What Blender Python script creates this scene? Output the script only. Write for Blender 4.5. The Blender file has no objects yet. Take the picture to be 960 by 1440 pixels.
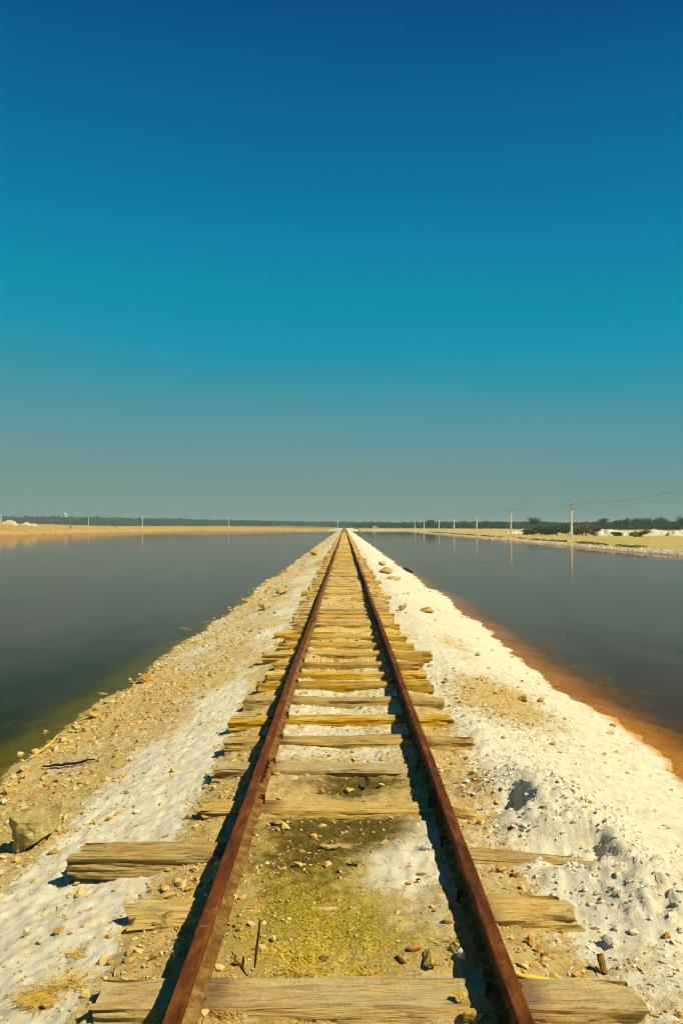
import bpy, bmesh, math, random
import numpy as np
from mathutils import Vector, Matrix, noise as mnoise

random.seed(7)
rng = np.random.default_rng(11)
R = math.radians
C = bpy.context.scene.collection
sc = bpy.context.scene

# ------------------------------------------------------------------ camera
CAM_Z, PITCH, YAW, FPX = 1.665, R(0.93), R(0.19), 1200.0
cam = bpy.data.cameras.new('camera'); cam.lens = 30.0; cam.sensor_width = 36.0
cam.sensor_fit = 'AUTO'; cam.clip_start = 0.05; cam.clip_end = 9000
camo = bpy.data.objects.new('camera', cam); C.objects.link(camo)
camo.location = (0, 0, CAM_Z); camo.rotation_euler = (R(90) + PITCH, 0, YAW)
sc.camera = camo
CAM_ROT = camo.rotation_euler.to_matrix()

# ------------------------------------------------------------------ noise
def _hash(ix, iy, s):
    h = (ix.astype(np.int64) * 374761393 + iy.astype(np.int64) * 668265263 + s * 974634217) & 0x7fffffff
    h = ((h ^ (h >> 13)) * 1274126177) & 0x7fffffff
    h = ((h ^ (h >> 16)) * 668265263) & 0x7fffffff
    return ((h ^ (h >> 15)) & 0xffffff) / float(0xffffff)

def vnoise(x, y, s=0):
    x = np.asarray(x, float); y = np.asarray(y, float)
    ix = np.floor(x); iy = np.floor(y); fx = x - ix; fy = y - iy
    fx = fx * fx * fx * (fx * (fx * 6 - 15) + 10); fy = fy * fy * fy * (fy * (fy * 6 - 15) + 10)
    a = _hash(ix, iy, s); b = _hash(ix + 1, iy, s); c = _hash(ix, iy + 1, s); d = _hash(ix + 1, iy + 1, s)
    return (a + (b - a) * fx) * (1 - fy) + (c + (d - c) * fx) * fy

def fbm(x, y, s=0, o=4, g=0.5):
    t = 0; amp = 1; n = 0
    for k in range(o):
        t = t + amp * (vnoise(x * 2.03 ** k + 17.3 * k, y * 2.03 ** k - 9.1 * k, s + k) * 2 - 1); n += amp; amp *= g
    return t / n

def sstep(a, b, x):
    t = np.clip((np.asarray(x, float) - a) / (b - a), 0, 1)
    return t * t * (3 - 2 * t)

# ------------------------------------------------------------------ mesh helpers
def mk_mesh(name, verts, faces, smooth=False, attrs=None):
    """verts (n,3), faces (m,k) all with the same k"""
    verts = np.asarray(verts, np.float32); faces = np.asarray(faces, np.int32)
    me = bpy.data.meshes.new(name)
    m, k = faces.shape
    me.vertices.add(len(verts)); me.vertices.foreach_set('co', verts.ravel())
    me.loops.add(m * k); me.loops.foreach_set('vertex_index', faces.ravel())
    me.polygons.add(m); me.polygons.foreach_set('loop_start', np.arange(0, m * k, k, dtype=np.int32))
    me.update(calc_edges=True); me.validate()
    me.polygons.foreach_set('use_smooth', np.full(len(me.polygons), smooth))
    for an, av in (attrs or {}).items():
        a = me.attributes.new(an, 'FLOAT', 'POINT'); a.data.foreach_set('value', np.asarray(av, np.float32))
    return me

def obj(name, me, mat=None, parent=None, loc=(0, 0, 0), rot=(0, 0, 0)):
    o = bpy.data.objects.new(name, me); C.objects.link(o)
    if mat is not None and me is not None and not me.materials: me.materials.append(mat)
    o.location = loc; o.rotation_euler = rot
    if parent is not None: o.parent = parent
    return o

def tag(o, label=None, cat=None, group=None, kind=None):
    if label: o['label'] = label
    if cat: o['category'] = cat
    if group: o['group'] = group
    if kind: o['kind'] = kind
    return o

def bm_mesh(name, bm, smooth=False):
    me = bpy.data.meshes.new(name); bm.normal_update(); bm.to_mesh(me); bm.free()
    for p in me.polygons: p.use_smooth = smooth
    return me

def grid_faces(nr, nc):
    i = np.arange(nr * nc).reshape(nr, nc)
    return np.stack([i[:-1, :-1], i[:-1, 1:], i[1:, 1:], i[1:, :-1]], -1).reshape(-1, 4)

# ------------------------------------------------------------------ materials
def new_mat(name):
    m = bpy.data.materials.new(name); m.use_nodes = True
    nt = m.node_tree; nt.nodes.clear()
    out = nt.nodes.new('ShaderNodeOutputMaterial')
    return m, nt, out

class N:
    """tiny node-building helper"""
    def __init__(s, nt): s.nt = nt
    def new(s, t, **kw):
        n = s.nt.nodes.new(t)
        for k, v in kw.items(): setattr(n, k, v)
        return n
    def link(s, a, b): s.nt.links.new(a, b)
    def inp(s, sock, v):
        if isinstance(v, bpy.types.NodeSocket): s.link(v, sock)
        else: sock.default_value = v
    def math(s, op, a, b=0.0, c=None, clamp=False):
        n = s.new('ShaderNodeMath', operation=op, use_clamp=clamp)
        s.inp(n.inputs[0], a); s.inp(n.inputs[1], b)
        if c is not None: s.inp(n.inputs[2], c)
        return n.outputs[0]
    def mix(s, f, a, b, blend='MIX'):
        n = s.new('ShaderNodeMix', data_type='RGBA', blend_type=blend)
        s.inp(n.inputs[0], f); s.inp(n.inputs[6], a); s.inp(n.inputs[7], b)
        return n.outputs[2]
    def noise(s, vec, scale, detail=4, rough=0.55):
        n = s.new('ShaderNodeTexNoise'); n.inputs['Scale'].default_value = scale
        n.inputs['Detail'].default_value = detail; n.inputs['Roughness'].default_value = rough
        if vec is not None: s.link(vec, n.inputs['Vector'])
        return n.outputs['Fac']
    def maprange(s, v, a, b, c=0.0, d=1.0, smooth=True):
        n = s.new('ShaderNodeMapRange'); n.interpolation_type = 'SMOOTHSTEP' if smooth else 'LINEAR'
        s.inp(n.inputs[0], v); n.inputs[1].default_value = a; n.inputs[2].default_value = b
        n.inputs[3].default_value = c; n.inputs[4].default_value = d
        return n.outputs[0]
    def ramp(s, f, pts, interp='LINEAR'):
        n = s.new('ShaderNodeValToRGB'); cr = n.color_ramp; cr.interpolation = interp
        while len(cr.elements) < len(pts): cr.elements.new(0.5)
        for e, (p, c) in zip(cr.elements, pts): e.position = p; e.color = (*c, 1)
        s.inp(n.inputs[0], f); return n.outputs[0]
    def attr(s, name): return s.new('ShaderNodeAttribute', attribute_name=name).outputs['Fac']
    def bump(s, h, strength, dist):
        n = s.new('ShaderNodeBump'); n.inputs['Strength'].default_value = strength
        n.inputs['Distance'].default_value = dist; s.link(h, n.inputs['Height']); return n.outputs[0]
    def pbsdf(s, col, rough, normal=None, spec=0.3):
        n = s.new('ShaderNodeBsdfPrincipled')
        s.inp(n.inputs['Base Color'], col if isinstance(col, bpy.types.NodeSocket) else (*col, 1))
        s.inp(n.inputs['Roughness'], rough); n.inputs['Specular IOR Level'].default_value = spec
        if normal is not None: s.link(normal, n.inputs['Normal'])
        return n.outputs[0]
    def pos(s): return s.new('ShaderNodeNewGeometry').outputs['Position']
    def objc(s): return s.new('ShaderNodeTexCoord').outputs['Object']
    def mapping(s, vec, scale=(1, 1, 1), loc=(0, 0, 0)):
        n = s.new('ShaderNodeMapping'); n.inputs['Scale'].default_value = scale; n.inputs['Location'].default_value = loc
        s.link(vec, n.inputs['Vector']); return n.outputs[0]

def mat_ground():
    m, nt, out = new_mat('salt_embankment'); n = N(nt); P = n.pos()
    big = n.noise(P, 3.2, 5); mid = n.noise(P, 17, 6, .65); fine = n.noise(P, 95, 5, .7); grit = n.noise(P, 330, 3, .7)
    streak = n.noise(n.mapping(P, (9, 3.0, 9)), 2.2, 6, .65)
    sand = n.ramp(mid, [(.30, (.46, .29, .075)), (.5, (.67, .48, .16)), (.72, (.78, .62, .28))])
    sand = n.mix(n.maprange(fine, .46, .72), sand, (.68, .50, .18, 1))
    sand = n.mix(n.maprange(fine, .46, .30), sand, (.24, .135, .03, 1))
    salt = n.ramp(mid, [(.25, (.57, .51, .35)), (.5, (.70, .65, .47)), (.75, (.79, .75, .58))])
    salt = n.mix(n.maprange(streak, .47, .66), salt, (.66, .56, .32, 1))
    salt = n.mix(n.maprange(fine, .38, .24), salt, (.54, .44, .22, 1))
    w = n.math('ADD', n.attr('salt'), n.math('ADD', n.math('MULTIPLY', n.math('SUBTRACT', mid, .5), 1.3),
               n.math('MULTIPLY', n.math('SUBTRACT', fine, .5), 1.1)))
    w = n.math('ADD', w, n.math('ADD', n.math('MULTIPLY', n.math('SUBTRACT', big, .5), 1.0), n.math('MULTIPLY', n.math('SUBTRACT', streak, .5), .8)))
    col = n.mix(n.maprange(w, .25, .80), sand, salt)
    gcol = n.ramp(fine, [(.34, (.05, .032, .004)), (.44, (.24, .16, .010)), (.54, (.56, .40, .020)), (.66, (.68, .54, .16))])
    wa = n.math('ADD', n.attr('algae'), n.math('ADD', n.math('MULTIPLY', n.math('SUBTRACT', mid, .5), 1.7), n.math('MULTIPLY', n.math('SUBTRACT', fine, .5), 1.5)))
    col = n.mix(n.maprange(wa, .2, .95), col, gcol)
    dcol = n.ramp(fine, [(.34, (.020, .012, .003)), (.48, (.10, .066, .008)), (.60, (.22, .155, .015)), (.72, (.40, .29, .04))])
    wd = n.math('ADD', n.attr('dark'), n.math('ADD', n.math('MULTIPLY', n.math('SUBTRACT', mid, .5), 1.7), n.math('ADD', n.math('MULTIPLY', n.math('SUBTRACT', fine, .5), 1.2), n.math('MULTIPLY', n.math('SUBTRACT', big, .5), 1.2))))
    col = n.mix(n.maprange(wd, .25, 1.0), col, dcol)
    # orange dust towards the far end of the line
    wo = n.math('ADD', n.attr('gold'), n.math('MULTIPLY', n.math('SUBTRACT', mid, .5), 1.0))
    col = n.mix(n.maprange(wo, .35, .8), col, n.ramp(fine, [(.3, (.36, .19, .022)), (.7, (.64, .40, .065))]))
    # bed below the brine: orange on one side, olive on the other
    bed = n.mix(n.attr('rightside'), n.ramp(mid, [(.3, (.12, .095, .004)), (.7, (.38, .30, .02))]),
                n.ramp(mid, [(.3, (.46, .19, .014)), (.7, (.78, .42, .09))]))
    bed = n.mix(n.attr('deep'), bed, (.045, .028, .016, 1))
    col = n.mix(n.attr('bed'), col, bed)
    h = n.math('ADD', n.math('MULTIPLY', fine, .65), n.math('MULTIPLY', grit, .35))
    nrm = n.bump(n.math('ADD', h, n.math('MULTIPLY', streak, .6)), 1.0, .020)
    n.link(n.maprange(w, .3, .9, 1.0, .62), nrm.node.inputs['Strength'])
    n.link(n.pbsdf(col, .9, nrm, .15), out.inputs[0]); return m

def mat_land():
    m, nt, out = new_mat('sandy_land'); n = N(nt); P = n.pos()
    a = n.noise(P, .22, 6, .6); b = n.noise(P, 1.6, 6, .7)
    str_ = n.noise(n.mapping(P, (.35, .06, 1.0)), 1.0, 5, .65)
    sandR = n.ramp(b, [(.3, (.40, .29, .07)), (.5, (.55, .43, .14)), (.72, (.65, .54, .22))])
    sandR = n.mix(n.maprange(str_, .54, .66), sandR, (.46, .30, .05, 1))
    sandL = n.ramp(b, [(.34, (.22, .13, .022)), (.5, (.48, .31, .075)), (.64, (.64, .47, .16))])
    sandL = n.mix(n.maprange(a, .5, .7), sandL, (.58, .43, .15, 1))
    col = n.mix(n.attr('rightside'), sandL, sandR)
    w = n.math('ADD', n.attr('white'), n.math('MULTIPLY', n.math('SUBTRACT', b, .5), 1.4))
    col = n.mix(n.maprange(w, .4, .7), col, (.72, .68, .56, 1))
    col = n.mix(n.attr('scrub'), col, n.ramp(b, [(.35, (.10, .09, .02)), (.65, (.36, .27, .07))]))
    bed = n.mix(n.attr('rightside'), (.07, .06, .01, 1), (.30, .13, .04, 1))
    col = n.mix(n.attr('bed'), col, bed)
    nrm = n.bump(b, .9, .5)
    n.link(n.pbsdf(col, .95, nrm, .1), out.inputs[0]); return m

def mat_wood():
    m, nt, out = new_mat('weathered_wood'); n = N(nt)
    tc = n.objc(); oi = n.new('ShaderNodeObjectInfo')
    off = n.new('ShaderNodeVectorMath', operation='SCALE'); n.link(oi.outputs['Random'], off.inputs[3]); off.inputs[0].default_value = (31, 57, 23)
    add = n.new('ShaderNodeVectorMath', operation='ADD'); n.link(tc, add.inputs[0]); n.link(off.outputs[0], add.inputs[1]); V = add.outputs[0]
    grain = n.noise(n.mapping(V, (1.6, 26, 26)), 2.0, 7, .68)
    grain2 = n.noise(n.mapping(V, (3.0, 60, 60)), 2.0, 4, .6)
    blot = n.noise(n.mapping(V, (2.2, 6, 6)), 2.0, 5, .6)
    fine = n.noise(V, 70, 5, .7)
    col = n.ramp(grain, [(.30, (.10, .045, .006)), (.40, (.36, .19, .022)), (.52, (.60, .37, .050)), (.70, (.72, .51, .12))])
    col = n.mix(n.maprange(grain2, .46, .32), col, (.055, .028, .005, 1))
    col = n.mix(n.math('MULTIPLY', n.maprange(blot, .50, .68), .75), col, (.55, .31, .030, 1))
    nz = n.new('ShaderNodeSeparateXYZ'); n.link(n.new('ShaderNodeNewGeometry').outputs['Normal'], nz.inputs[0])
    top = n.maprange(nz.outputs[2], .55, .95)
    # pale dust that has settled on the upper face
    dw = n.math('ADD', n.math('MULTIPLY', n.math('SUBTRACT', blot, .5), -1.6), n.math('ADD', n.math('MULTIPLY', n.math('SUBTRACT', fine, .5), 1.1), n.math('MULTIPLY', oi.outputs['Random'], .40)))
    dust = n.math('MULTIPLY', n.maprange(dw, .05, .42), top)
    col = n.mix(n.math('MULTIPLY', dust, .62), col, (.70, .55, .22, 1))
    osep = n.new('ShaderNodeSeparateColor'); n.link(oi.outputs['Color'], osep.inputs[0])
    mud = n.math('MULTIPLY', n.math('SUBTRACT', 1.0, osep.outputs[0]), n.maprange(n.math('ADD', n.math('MULTIPLY', blot, .7), n.math('MULTIPLY', fine, .4)), .68, .42))
    col = n.mix(mud, col, n.mix(n.maprange(blot, .35, .6), (.56, .40, .11, 1), (.42, .27, .05, 1)))
    sal = n.math('MULTIPLY', n.maprange(n.math('ADD', n.noise(V, 5, 6, .7), n.math('MULTIPLY', n.math('SUBTRACT', fine, .5), .5)), .66, .78), top)
    col = n.mix(sal, col, (.74, .69, .55, 1))
    # rust washed off the rails
    so = n.new('ShaderNodeSeparateXYZ'); n.link(tc, so.inputs[0])
    st = n.maprange(n.math('ADD', n.math('ABSOLUTE', n.math('SUBTRACT', n.math('ABSOLUTE', so.outputs[0]), .55)), n.math('MULTIPLY', blot, .22)), .26, .10)
    col = n.mix(n.math('MULTIPLY', st, .75), col, (.13, .05, .012, 1))
    hsv = n.new('ShaderNodeHueSaturation'); n.link(col, hsv.inputs['Color'])
    n.link(n.maprange(n.math('FRACT', n.math('MULTIPLY', oi.outputs['Random'], 7.31)), 0, 1, .84, 1.20, False), hsv.inputs['Value'])
    n.link(n.maprange(n.math('FRACT', n.math('MULTIPLY', oi.outputs['Random'], 13.7)), 0, 1, .80, 1.06, False), hsv.inputs['Saturation'])
    h = n.math('ADD', grain, n.math('ADD', n.math('MULTIPLY', grain2, .5), n.math('MULTIPLY', fine, .25)))
    n.link(n.pbsdf(hsv.outputs[0], .85, n.bump(h, 1.0, .022), .2), out.inputs[0]); return m

def mat_rust(name='rusted_steel', k=1.0):
    m, nt, out = new_mat(name); n = N(nt); P = n.pos()
    a = n.noise(n.mapping(P, (6, 1.6, 6)), 2.5, 7, .7); b = n.noise(P, 60, 6, .7); c = n.noise(P, 9, 5, .7)
    col = n.ramp(a, [(.30, (.045 * k, .014 * k, .003 * k)), (.48, (.105 * k, .029 * k, .005 * k)), (.62, (.19 * k, .056 * k, .007 * k)), (.76, (.34 * k, .12 * k, .018 * k))])
    col = n.mix(n.maprange(b, .45, .28), col, (.035 * k, .014 * k, .007 * k, 1))
    col = n.mix(n.math('MULTIPLY', n.maprange(c, .60, .74), .7), col, (.34, .19, .05, 1))
    col = n.mix(n.maprange(n.math('ADD', n.math('MULTIPLY', b, .6), n.math('MULTIPLY', c, .5)), .73, .80), col, (.50, .42, .28, 1))
    n.link(n.pbsdf(col, n.maprange(b, .3, .7, .75, .95), n.bump(n.math('ADD', b, a), .9, .004), .12), out.inputs[0]); return m

def mat_stone():
    m, nt, out = new_mat('golden_stone'); n = N(nt); P = n.pos()
    r = n.attr('rnd'); a = n.noise(P, 26, 5, .65); b = n.noise(P, 140, 4, .7)
    col = n.ramp(r, [(0, (.28, .15, .03)), (.15, (.44, .26, .05)), (.4, (.58, .38, .10)), (.6, (.62, .44, .14)), (.82, (.68, .53, .24)), (.9, (.56, .27, .04)), (.95, (.62, .44, .14)), (1, (.78, .73, .56))])
    col = n.mix(n.math('MULTIPLY', n.maprange(a, .45, .65), .55), col, (.66, .49, .18, 1))
    col = n.mix(n.math('MULTIPLY', n.maprange(b, .42, .28), .6), col, (.26, .15, .03, 1))
    n.link(n.pbsdf(col, .88, n.bump(n.math('ADD', a, b), .6, .006), .2), out.inputs[0]); return m

def mat_rock(name, c1, c2, c3):
    m, nt, out = new_mat(name); n = N(nt); P = n.objc()
    a = n.noise(P, 9, 6, .65); b = n.noise(P, 70, 5, .7); lay = n.noise(n.mapping(P, (5, 5, 30)), 1.2, 5, .6)
    col = n.ramp(a, [(.3, c1), (.5, c2), (.7, c3)])
    col = n.mix(n.math('MULTIPLY', n.maprange(lay, .46, .34), .6), col, (*[v * .5 for v in c1], 1))
    col = n.mix(n.math('MULTIPLY', n.maprange(b, .42, .28), .55), col, (*[v * .6 for v in c1], 1))
    n.link(n.pbsdf(col, .9, n.bump(n.math('ADD', a, n.math('ADD', lay, b)), .8, .012), .2), out.inputs[0]); return m

def mat_plain(name, c, rough=.8, var=.35, scale=20, spec=.25):
    m, nt, out = new_mat(name); n = N(nt)
    a = n.noise(n.objc(), scale, 5, .65)
    col = n.ramp(a, [(.3, tuple(v * (1 - var) for v in c)), (.7, tuple(min(.9, v * (1 + var)) for v in c))])
    n.link(n.pbsdf(col, rough, n.bump(a, .3, .01), spec), out.inputs[0]); return m

def mat_leaf(name, c1, c2):
    m, nt, out = new_mat(name); n = N(nt)
    a = n.noise(n.pos(), .6, 4, .7); b = n.noise(n.pos(), 4, 2, .7)
    col = n.ramp(n.math('ADD', n.math('MULTIPLY', a, .6), n.math('MULTIPLY', b, .4)), [(.35, c1), (.65, c2)])
    n.link(n.pbsdf(col, .75, None, .2), out.inputs[0]); return m

def mat_water(name, murk_near, murk_far, stain, width, absorb, dens, turb):
    m, nt, out = new_mat(name); n = N(nt); P = n.pos()
    rip = n.math('ADD', n.noise(n.mapping(P, (.5, 1.6, 1)), 1.4, 4, .6), n.math('MULTIPLY', n.noise(n.mapping(P, (.6, 2.2, 1)), 6, 3, .6), .35))
    gust = n.maprange(n.noise(n.mapping(P, (.16, .55, 1)), 1.0, 5, .6), .54, .66)
    nrm = n.bump(rip, .10, .02)
    n.link(n.maprange(gust, 0, 1, .07, .34, False), nrm.node.inputs['Strength'])
    gl = n.new('ShaderNodeBsdfGlossy'); gl.inputs['Roughness'].default_value = .035; n.link(nrm, gl.inputs['Normal'])
    tr = n.new('ShaderNodeBsdfTransparent'); df = n.new('ShaderNodeBsdfDiffuse')
    sp = n.new('ShaderNodeSeparateXYZ'); n.link(P, sp.inputs[0]); X = n.math('ABSOLUTE', sp.outputs[0]); Y = sp.outputs[1]
    pt = n.noise(n.mapping(P, (.4, .12, 1)), 1.0, 4, .6); pf = n.noise(n.mapping(P, (1.0, .5, 1)), 1.3, 6, .65); pg = n.noise(n.mapping(P, (2.4, 1.2, 1)), 2.2, 6, .7)
    # body colour runs unevenly from the near tone to the far one with distance
    far = n.maprange(n.math('ADD', Y, n.math('ADD', n.math('MULTIPLY', X, .8), n.math('MULTIPLY', n.math('SUBTRACT', pt, .5), 14))), 9, 26)
    col = n.mix(far, (*murk_near, 1), (*murk_far, 1))
    col = n.mix(n.maprange(pt, .3, .7), n.mix(.25, col, (0, 0, 0, 1)), col)
    # stained brine along the bank, ragged and streaky
    edge = n.math('ADD', X, n.math('ADD', n.math('MULTIPLY', n.math('SUBTRACT', pf, .5), -2.1), n.math('MULTIPLY', n.math('SUBTRACT', pg, .5), -1.3)))
    edge = n.math('ADD', edge, n.maprange(Y, 8, 34, 0, width * .55))
    f = n.maprange(edge, 3.1 + width, 3.1 + width * .15)
    col = n.mix(f, col, n.mix(n.maprange(pg, .3, .7), (*[v * .45 for v in stain], 1), (*stain, 1)))
    n.link(col, df.inputs['Color'])
    s1 = n.new('ShaderNodeMixShader'); n.inp(s1.inputs[0], n.maprange(n.math('SUBTRACT', 1.0, f), 0, 1, turb * .9, turb)); n.link(tr.outputs[0], s1.inputs[1]); n.link(df.outputs[0], s1.inputs[2])
    fr = n.new('ShaderNodeFresnel'); fr.inputs['IOR'].default_value = 1.333; n.link(nrm, fr.inputs['Normal'])
    n.link(n.mix(n.maprange(fr.outputs[0], .05, .85), (.75, .30, .09, 1), (.88, .71, .63, 1)), gl.inputs['Color'])
    s2 = n.new('ShaderNodeMixShader'); n.link(fr.outputs[0], s2.inputs[0]); n.link(s1.outputs[0], s2.inputs[1]); n.link(gl.outputs[0], s2.inputs[2])
    n.link(s2.outputs[0], out.inputs[0])
    va = n.new('ShaderNodeVolumeAbsorption'); va.inputs['Color'].default_value = (*absorb, 1); va.inputs['Density'].default_value = dens
    n.link(va.outputs[0], out.inputs[1]); return m

M_GROUND = mat_ground(); M_LAND = mat_land(); M_WOOD = mat_wood(); M_RUST = mat_rust(); M_STONE = mat_stone()
M_DARKRUST = mat_rust('dark_rust', .6)
def mat_caked():
    m, nt, out = new_mat('mud_caked_steel'); n = N(nt); P = n.pos()
    a = n.noise(P, 14, 6, .7); b = n.noise(P, 80, 5, .7)
    col = n.ramp(n.math('ADD', n.math('MULTIPLY', a, .7), n.math('MULTIPLY', b, .3)), [(.34, (.07, .030, .007)), (.50, (.17, .085, .018)), (.66, (.34, .22, .06))])
    n.link(n.pbsdf(col, .9, n.bump(b, .5, .004), .1), out.inputs[0]); return m
M_CAKED = mat_caked()
M_ROCK_GREY = mat_rock('grey_tan_rock', (.30, .21, .055), (.44, .34, .11), (.58, .48, .22))
M_PALE = mat_rock('pale_tan_heap', (.42, .32, .13), (.56, .45, .22), (.66, .57, .34))
M_ROCK_GOLD = mat_rock('golden_rock', (.34, .20, .04), (.54, .35, .08), (.66, .48, .15))
M_ROCK_ORANGE = mat_rock('orange_rock', (.34, .15, .03), (.54, .28, .06), (.62, .40, .12))
M_ROCK_WHITE = mat_rock('white_rock', (.56, .50, .38), (.70, .66, .54), (.78, .76, .68))
M_SALT = mat_rock('heaped_salt', (.54, .45, .27), (.68, .60, .40), (.78, .72, .54))
M_CONC = mat_plain('pale_concrete', (.70, .64, .44), .85, .15, 4)
M_WIRE = mat_plain('dark_wire', (.10, .10, .085), .6, .2, 3)
M_PORC = mat_plain('dull_porcelain', (.28, .24, .18), .4, .2, 9)
M_DARKWOOD = mat_plain('blackened_wood', (.035, .025, .012), .8, .5, 30)
M_STRAW = mat_plain('dry_straw', (.62, .40, .06), .7, .4, 25)
M_YELLOW = mat_plain('split_yellow_wood', (.72, .48, .06), .7, .3, 30)
M_LEAFBROWN = mat_plain('dead_leaf_brown', (.34, .17, .03), .8, .5, 30)
M_BLUE = mat_plain('blue_plastic', (.03, .30, .50), .4, .2, 30, .5)
M_GREYPL = mat_plain('slate_blue_plastic', (.06, .09, .14), .4, .3, 30, .5)
M_HUTWALL = mat_plain('limewash', (.62, .56, .42), .9, .15, 3)
M_MUD = mat_plain('dried_mud', (.42, .27, .08), .9, .3, 3)
M_DOOR = mat_plain('dark_opening', (.05, .04, .03), .9, .2, 3)
M_TRUNK = mat_plain('bark', (.10, .075, .04), .9, .3, 5)
M_WOODS = mat_leaf('far_woods_foliage', (.022, .042, .006), (.070, .098, .015))
M_BUSH = mat_leaf('scrub_foliage', (.026, .042, .004), (.085, .105, .010))
M_BUSHDRY = mat_leaf('dry_scrub_foliage', (.11, .085, .02), (.24, .19, .05))

# ------------------------------------------------------------------ terrain of the embankment
WATER_Z = -0.535
PX = np.array([0, .55, .78, .98, 1.5, 2.3, 3.08, 3.6, 4.2, 5.5, 7.2]); PZ = np.array([-.058, -.028, -.060, -.110, -.19, -.36, -.535, -.625, -.80, -1.45, -2.0])

def wobble(x, y):
    side = np.where(x > 0, 1.0, -1.0)
    w = .16 * fbm(y * .32, side * 5.0, 21, 3) + .10 * fbm(y * 1.1, side * 9.0, 22, 3) + .05 * fbm(y * 3.7, side * 3.0, 23, 2)
    return w * sstep(1.2, 2.4, np.abs(x))

def ground_z(x, y, fine=True):
    x = np.asarray(x, float); y = np.asarray(y, float)
    xw = np.abs(x) + wobble(x, y)
    xw = xw + np.where(x > 0, .20, .17) * sstep(1.6, 2.6, np.abs(x)) * (.45 + .55 * sstep(16, 8, y))
    z = np.interp(xw, PX, PZ)
    # right shoulder stands a little fuller than the left
    z = z + np.where(x > 0, .07 * sstep(.8, 1.4, x) * (1 - sstep(2.2, 3.0, x)), 0)
    # soil filling the near bays of the track
    z = z + .052 * sstep(.62, .40, np.abs(x)) * sstep(3.25, 3.5, y) * sstep(5.1, 4.75, y)
    z = z + .02 * sstep(.62, .45, np.abs(x)) * sstep(5.2, 5.4, y) * sstep(7, 6.2, y)
    z = z + (.05 * sstep(7.5, 11, y) * sstep(.64, .45, np.abs(x)) + .035 * sstep(9, 14, y) * sstep(.6, .7, np.abs(x)) * sstep(1.0, .85, np.abs(x))) * sstep(-.25, .35, fbm(x * 1.6, y * .8, 36, 3))
    # shovelled mound of salt on the right
    mnd = np.exp(-(((x - 1.22 - .10 * (4.9 - y)) / .42) ** 2 + ((y - 5.0) / .95) ** 2) ** 1.3)
    mnd2 = np.exp(-(((x - 1.60) / .30) ** 2 + ((y - 3.95) / .38) ** 2) ** 1.2)
    mnd3 = np.exp(-(((x - 1.08) / .20) ** 2 + ((y - 7.2) / .7) ** 2))
    z = z + .23 * mnd + .13 * mnd2 + .07 * mnd3
    # hollows where the near sleepers lie open in the salt
    for (yq, xq, zq) in ((4.43, 1.34, -.05), (5.07, 1.02, -.04), (3.78, 1.06, -.06)):
        k = sstep(.24, .10, np.abs(y - yq)) * sstep(.60, .72, x) * sstep(xq + .10, xq - .04, x)
        z = z + k * (np.minimum(z, zq) - z)
    # keep things settled below the far end of the causeway, where land takes over
    z = np.where(y > 366, np.maximum(z, -.16 * sstep(366, 381, y) + z * (1 - sstep(366, 381, y))), z)
    if fine:
        d = np.clip(np.hypot(x, y), 2, None)
        land = sstep(3.3, 2.9, xw)
        z = z + .030 * fbm(x * .9, y * .9, 31, 3) * sstep(.5, 1.2, np.abs(x))
        z = z + .016 * fbm(x * 4.2, y * 4.2, 32, 3) * land
        z = z + .015 * fbm(x * 15, y * 15, 33, 3) * land * sstep(26, 9, d)
        z = z + .011 * (np.abs(fbm(x * 34, y * 34, 34, 2)) - .2) * land * sstep(14, 5, d)
        rough = np.clip(mnd * 1.0 + mnd2 * 1.2 + mnd3 * .6 + .25 * sstep(.9, 1.3, x) * sstep(4.6, 3.6, y), 0, 1.2)
        bil = np.abs(fbm(x * 8, y * 8, 41, 4, .6))
        z = z + rough * (.060 * (bil - .22) + .034 * (np.abs(fbm(x * 24, y * 24, 45, 3, .65)) - .2))
    return z

def cast(px, py):
    """the point of the ground that the photograph shows at a pixel"""
    v = CAM_ROT @ Vector((px - 480, 720 - py, -FPX)); v.normalize()
    t = 2.0
    for _ in range(4000):
        p = Vector((0, 0, CAM_Z)) + v * t
        g = float(ground_z(np.array(p.x), np.array(p.y), False))
        if p.z <= g + .002: break
        t += max(.004, (p.z - g) * .7)
    return p

ys = np.concatenate([np.linspace(-14, 1.0, 26), 1.25 * np.exp(np.arange(0, 1060) * .0060)])
ys = ys[ys < 720]
ys = np.append(ys, 720)
xs_f = np.linspace(-3.3, 3.3, 470)
xs = np.concatenate([-np.linspace(7.2, 3.4, 18), xs_f, np.linspace(3.4, 7.2, 18)])
GX, GY = np.meshgrid(xs, ys)
GZ = ground_z(GX, GY)

# masks of what lies on the ground
def blob(px, py, rx, ry, x=GX, y=GY):
    p = cast(px, py); return np.exp(-(((x - p.x) / rx) ** 2 + ((y - p.y) / ry) ** 2) ** 1.4)
nA = fbm(GX * 1.3, GY * .55, 51, 4); nB = fbm(GX * 5, GY * 3, 52, 3)
ax = np.abs(GX)
salt = np.where(GX > 0, (.86 + .22 * sstep(9, 5, GY)) * sstep(.75, 1.05, GX) + .06, 0)
left_band = sstep(-1.95, -1.68, GX + .10 * nA) * sstep(-.86, -1.02, GX + .08 * nB)
lb_far = sstep(-1.62, -1.35, GX) * sstep(-.95, -1.1, GX)
nearband = sstep(-1.9, -1.6, GX - .22 * sstep(3.2, 4.4, GY) + .3) * sstep(-.86, -1.02, GX)
wnear = sstep(8.4, 6.6, GY)
salt = np.where(GX < 0, (left_band * wnear * 1.02 + lb_far * (1 - wnear) * (.62 + .7 * nA)), salt)
for b in [(285, 912, .55, .8), (395, 850, .45, 1.4), (420, 815, .4, 2.5), (440, 790, .5, 5)]: salt = np.maximum(salt, .85 * blob(*b))
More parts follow.
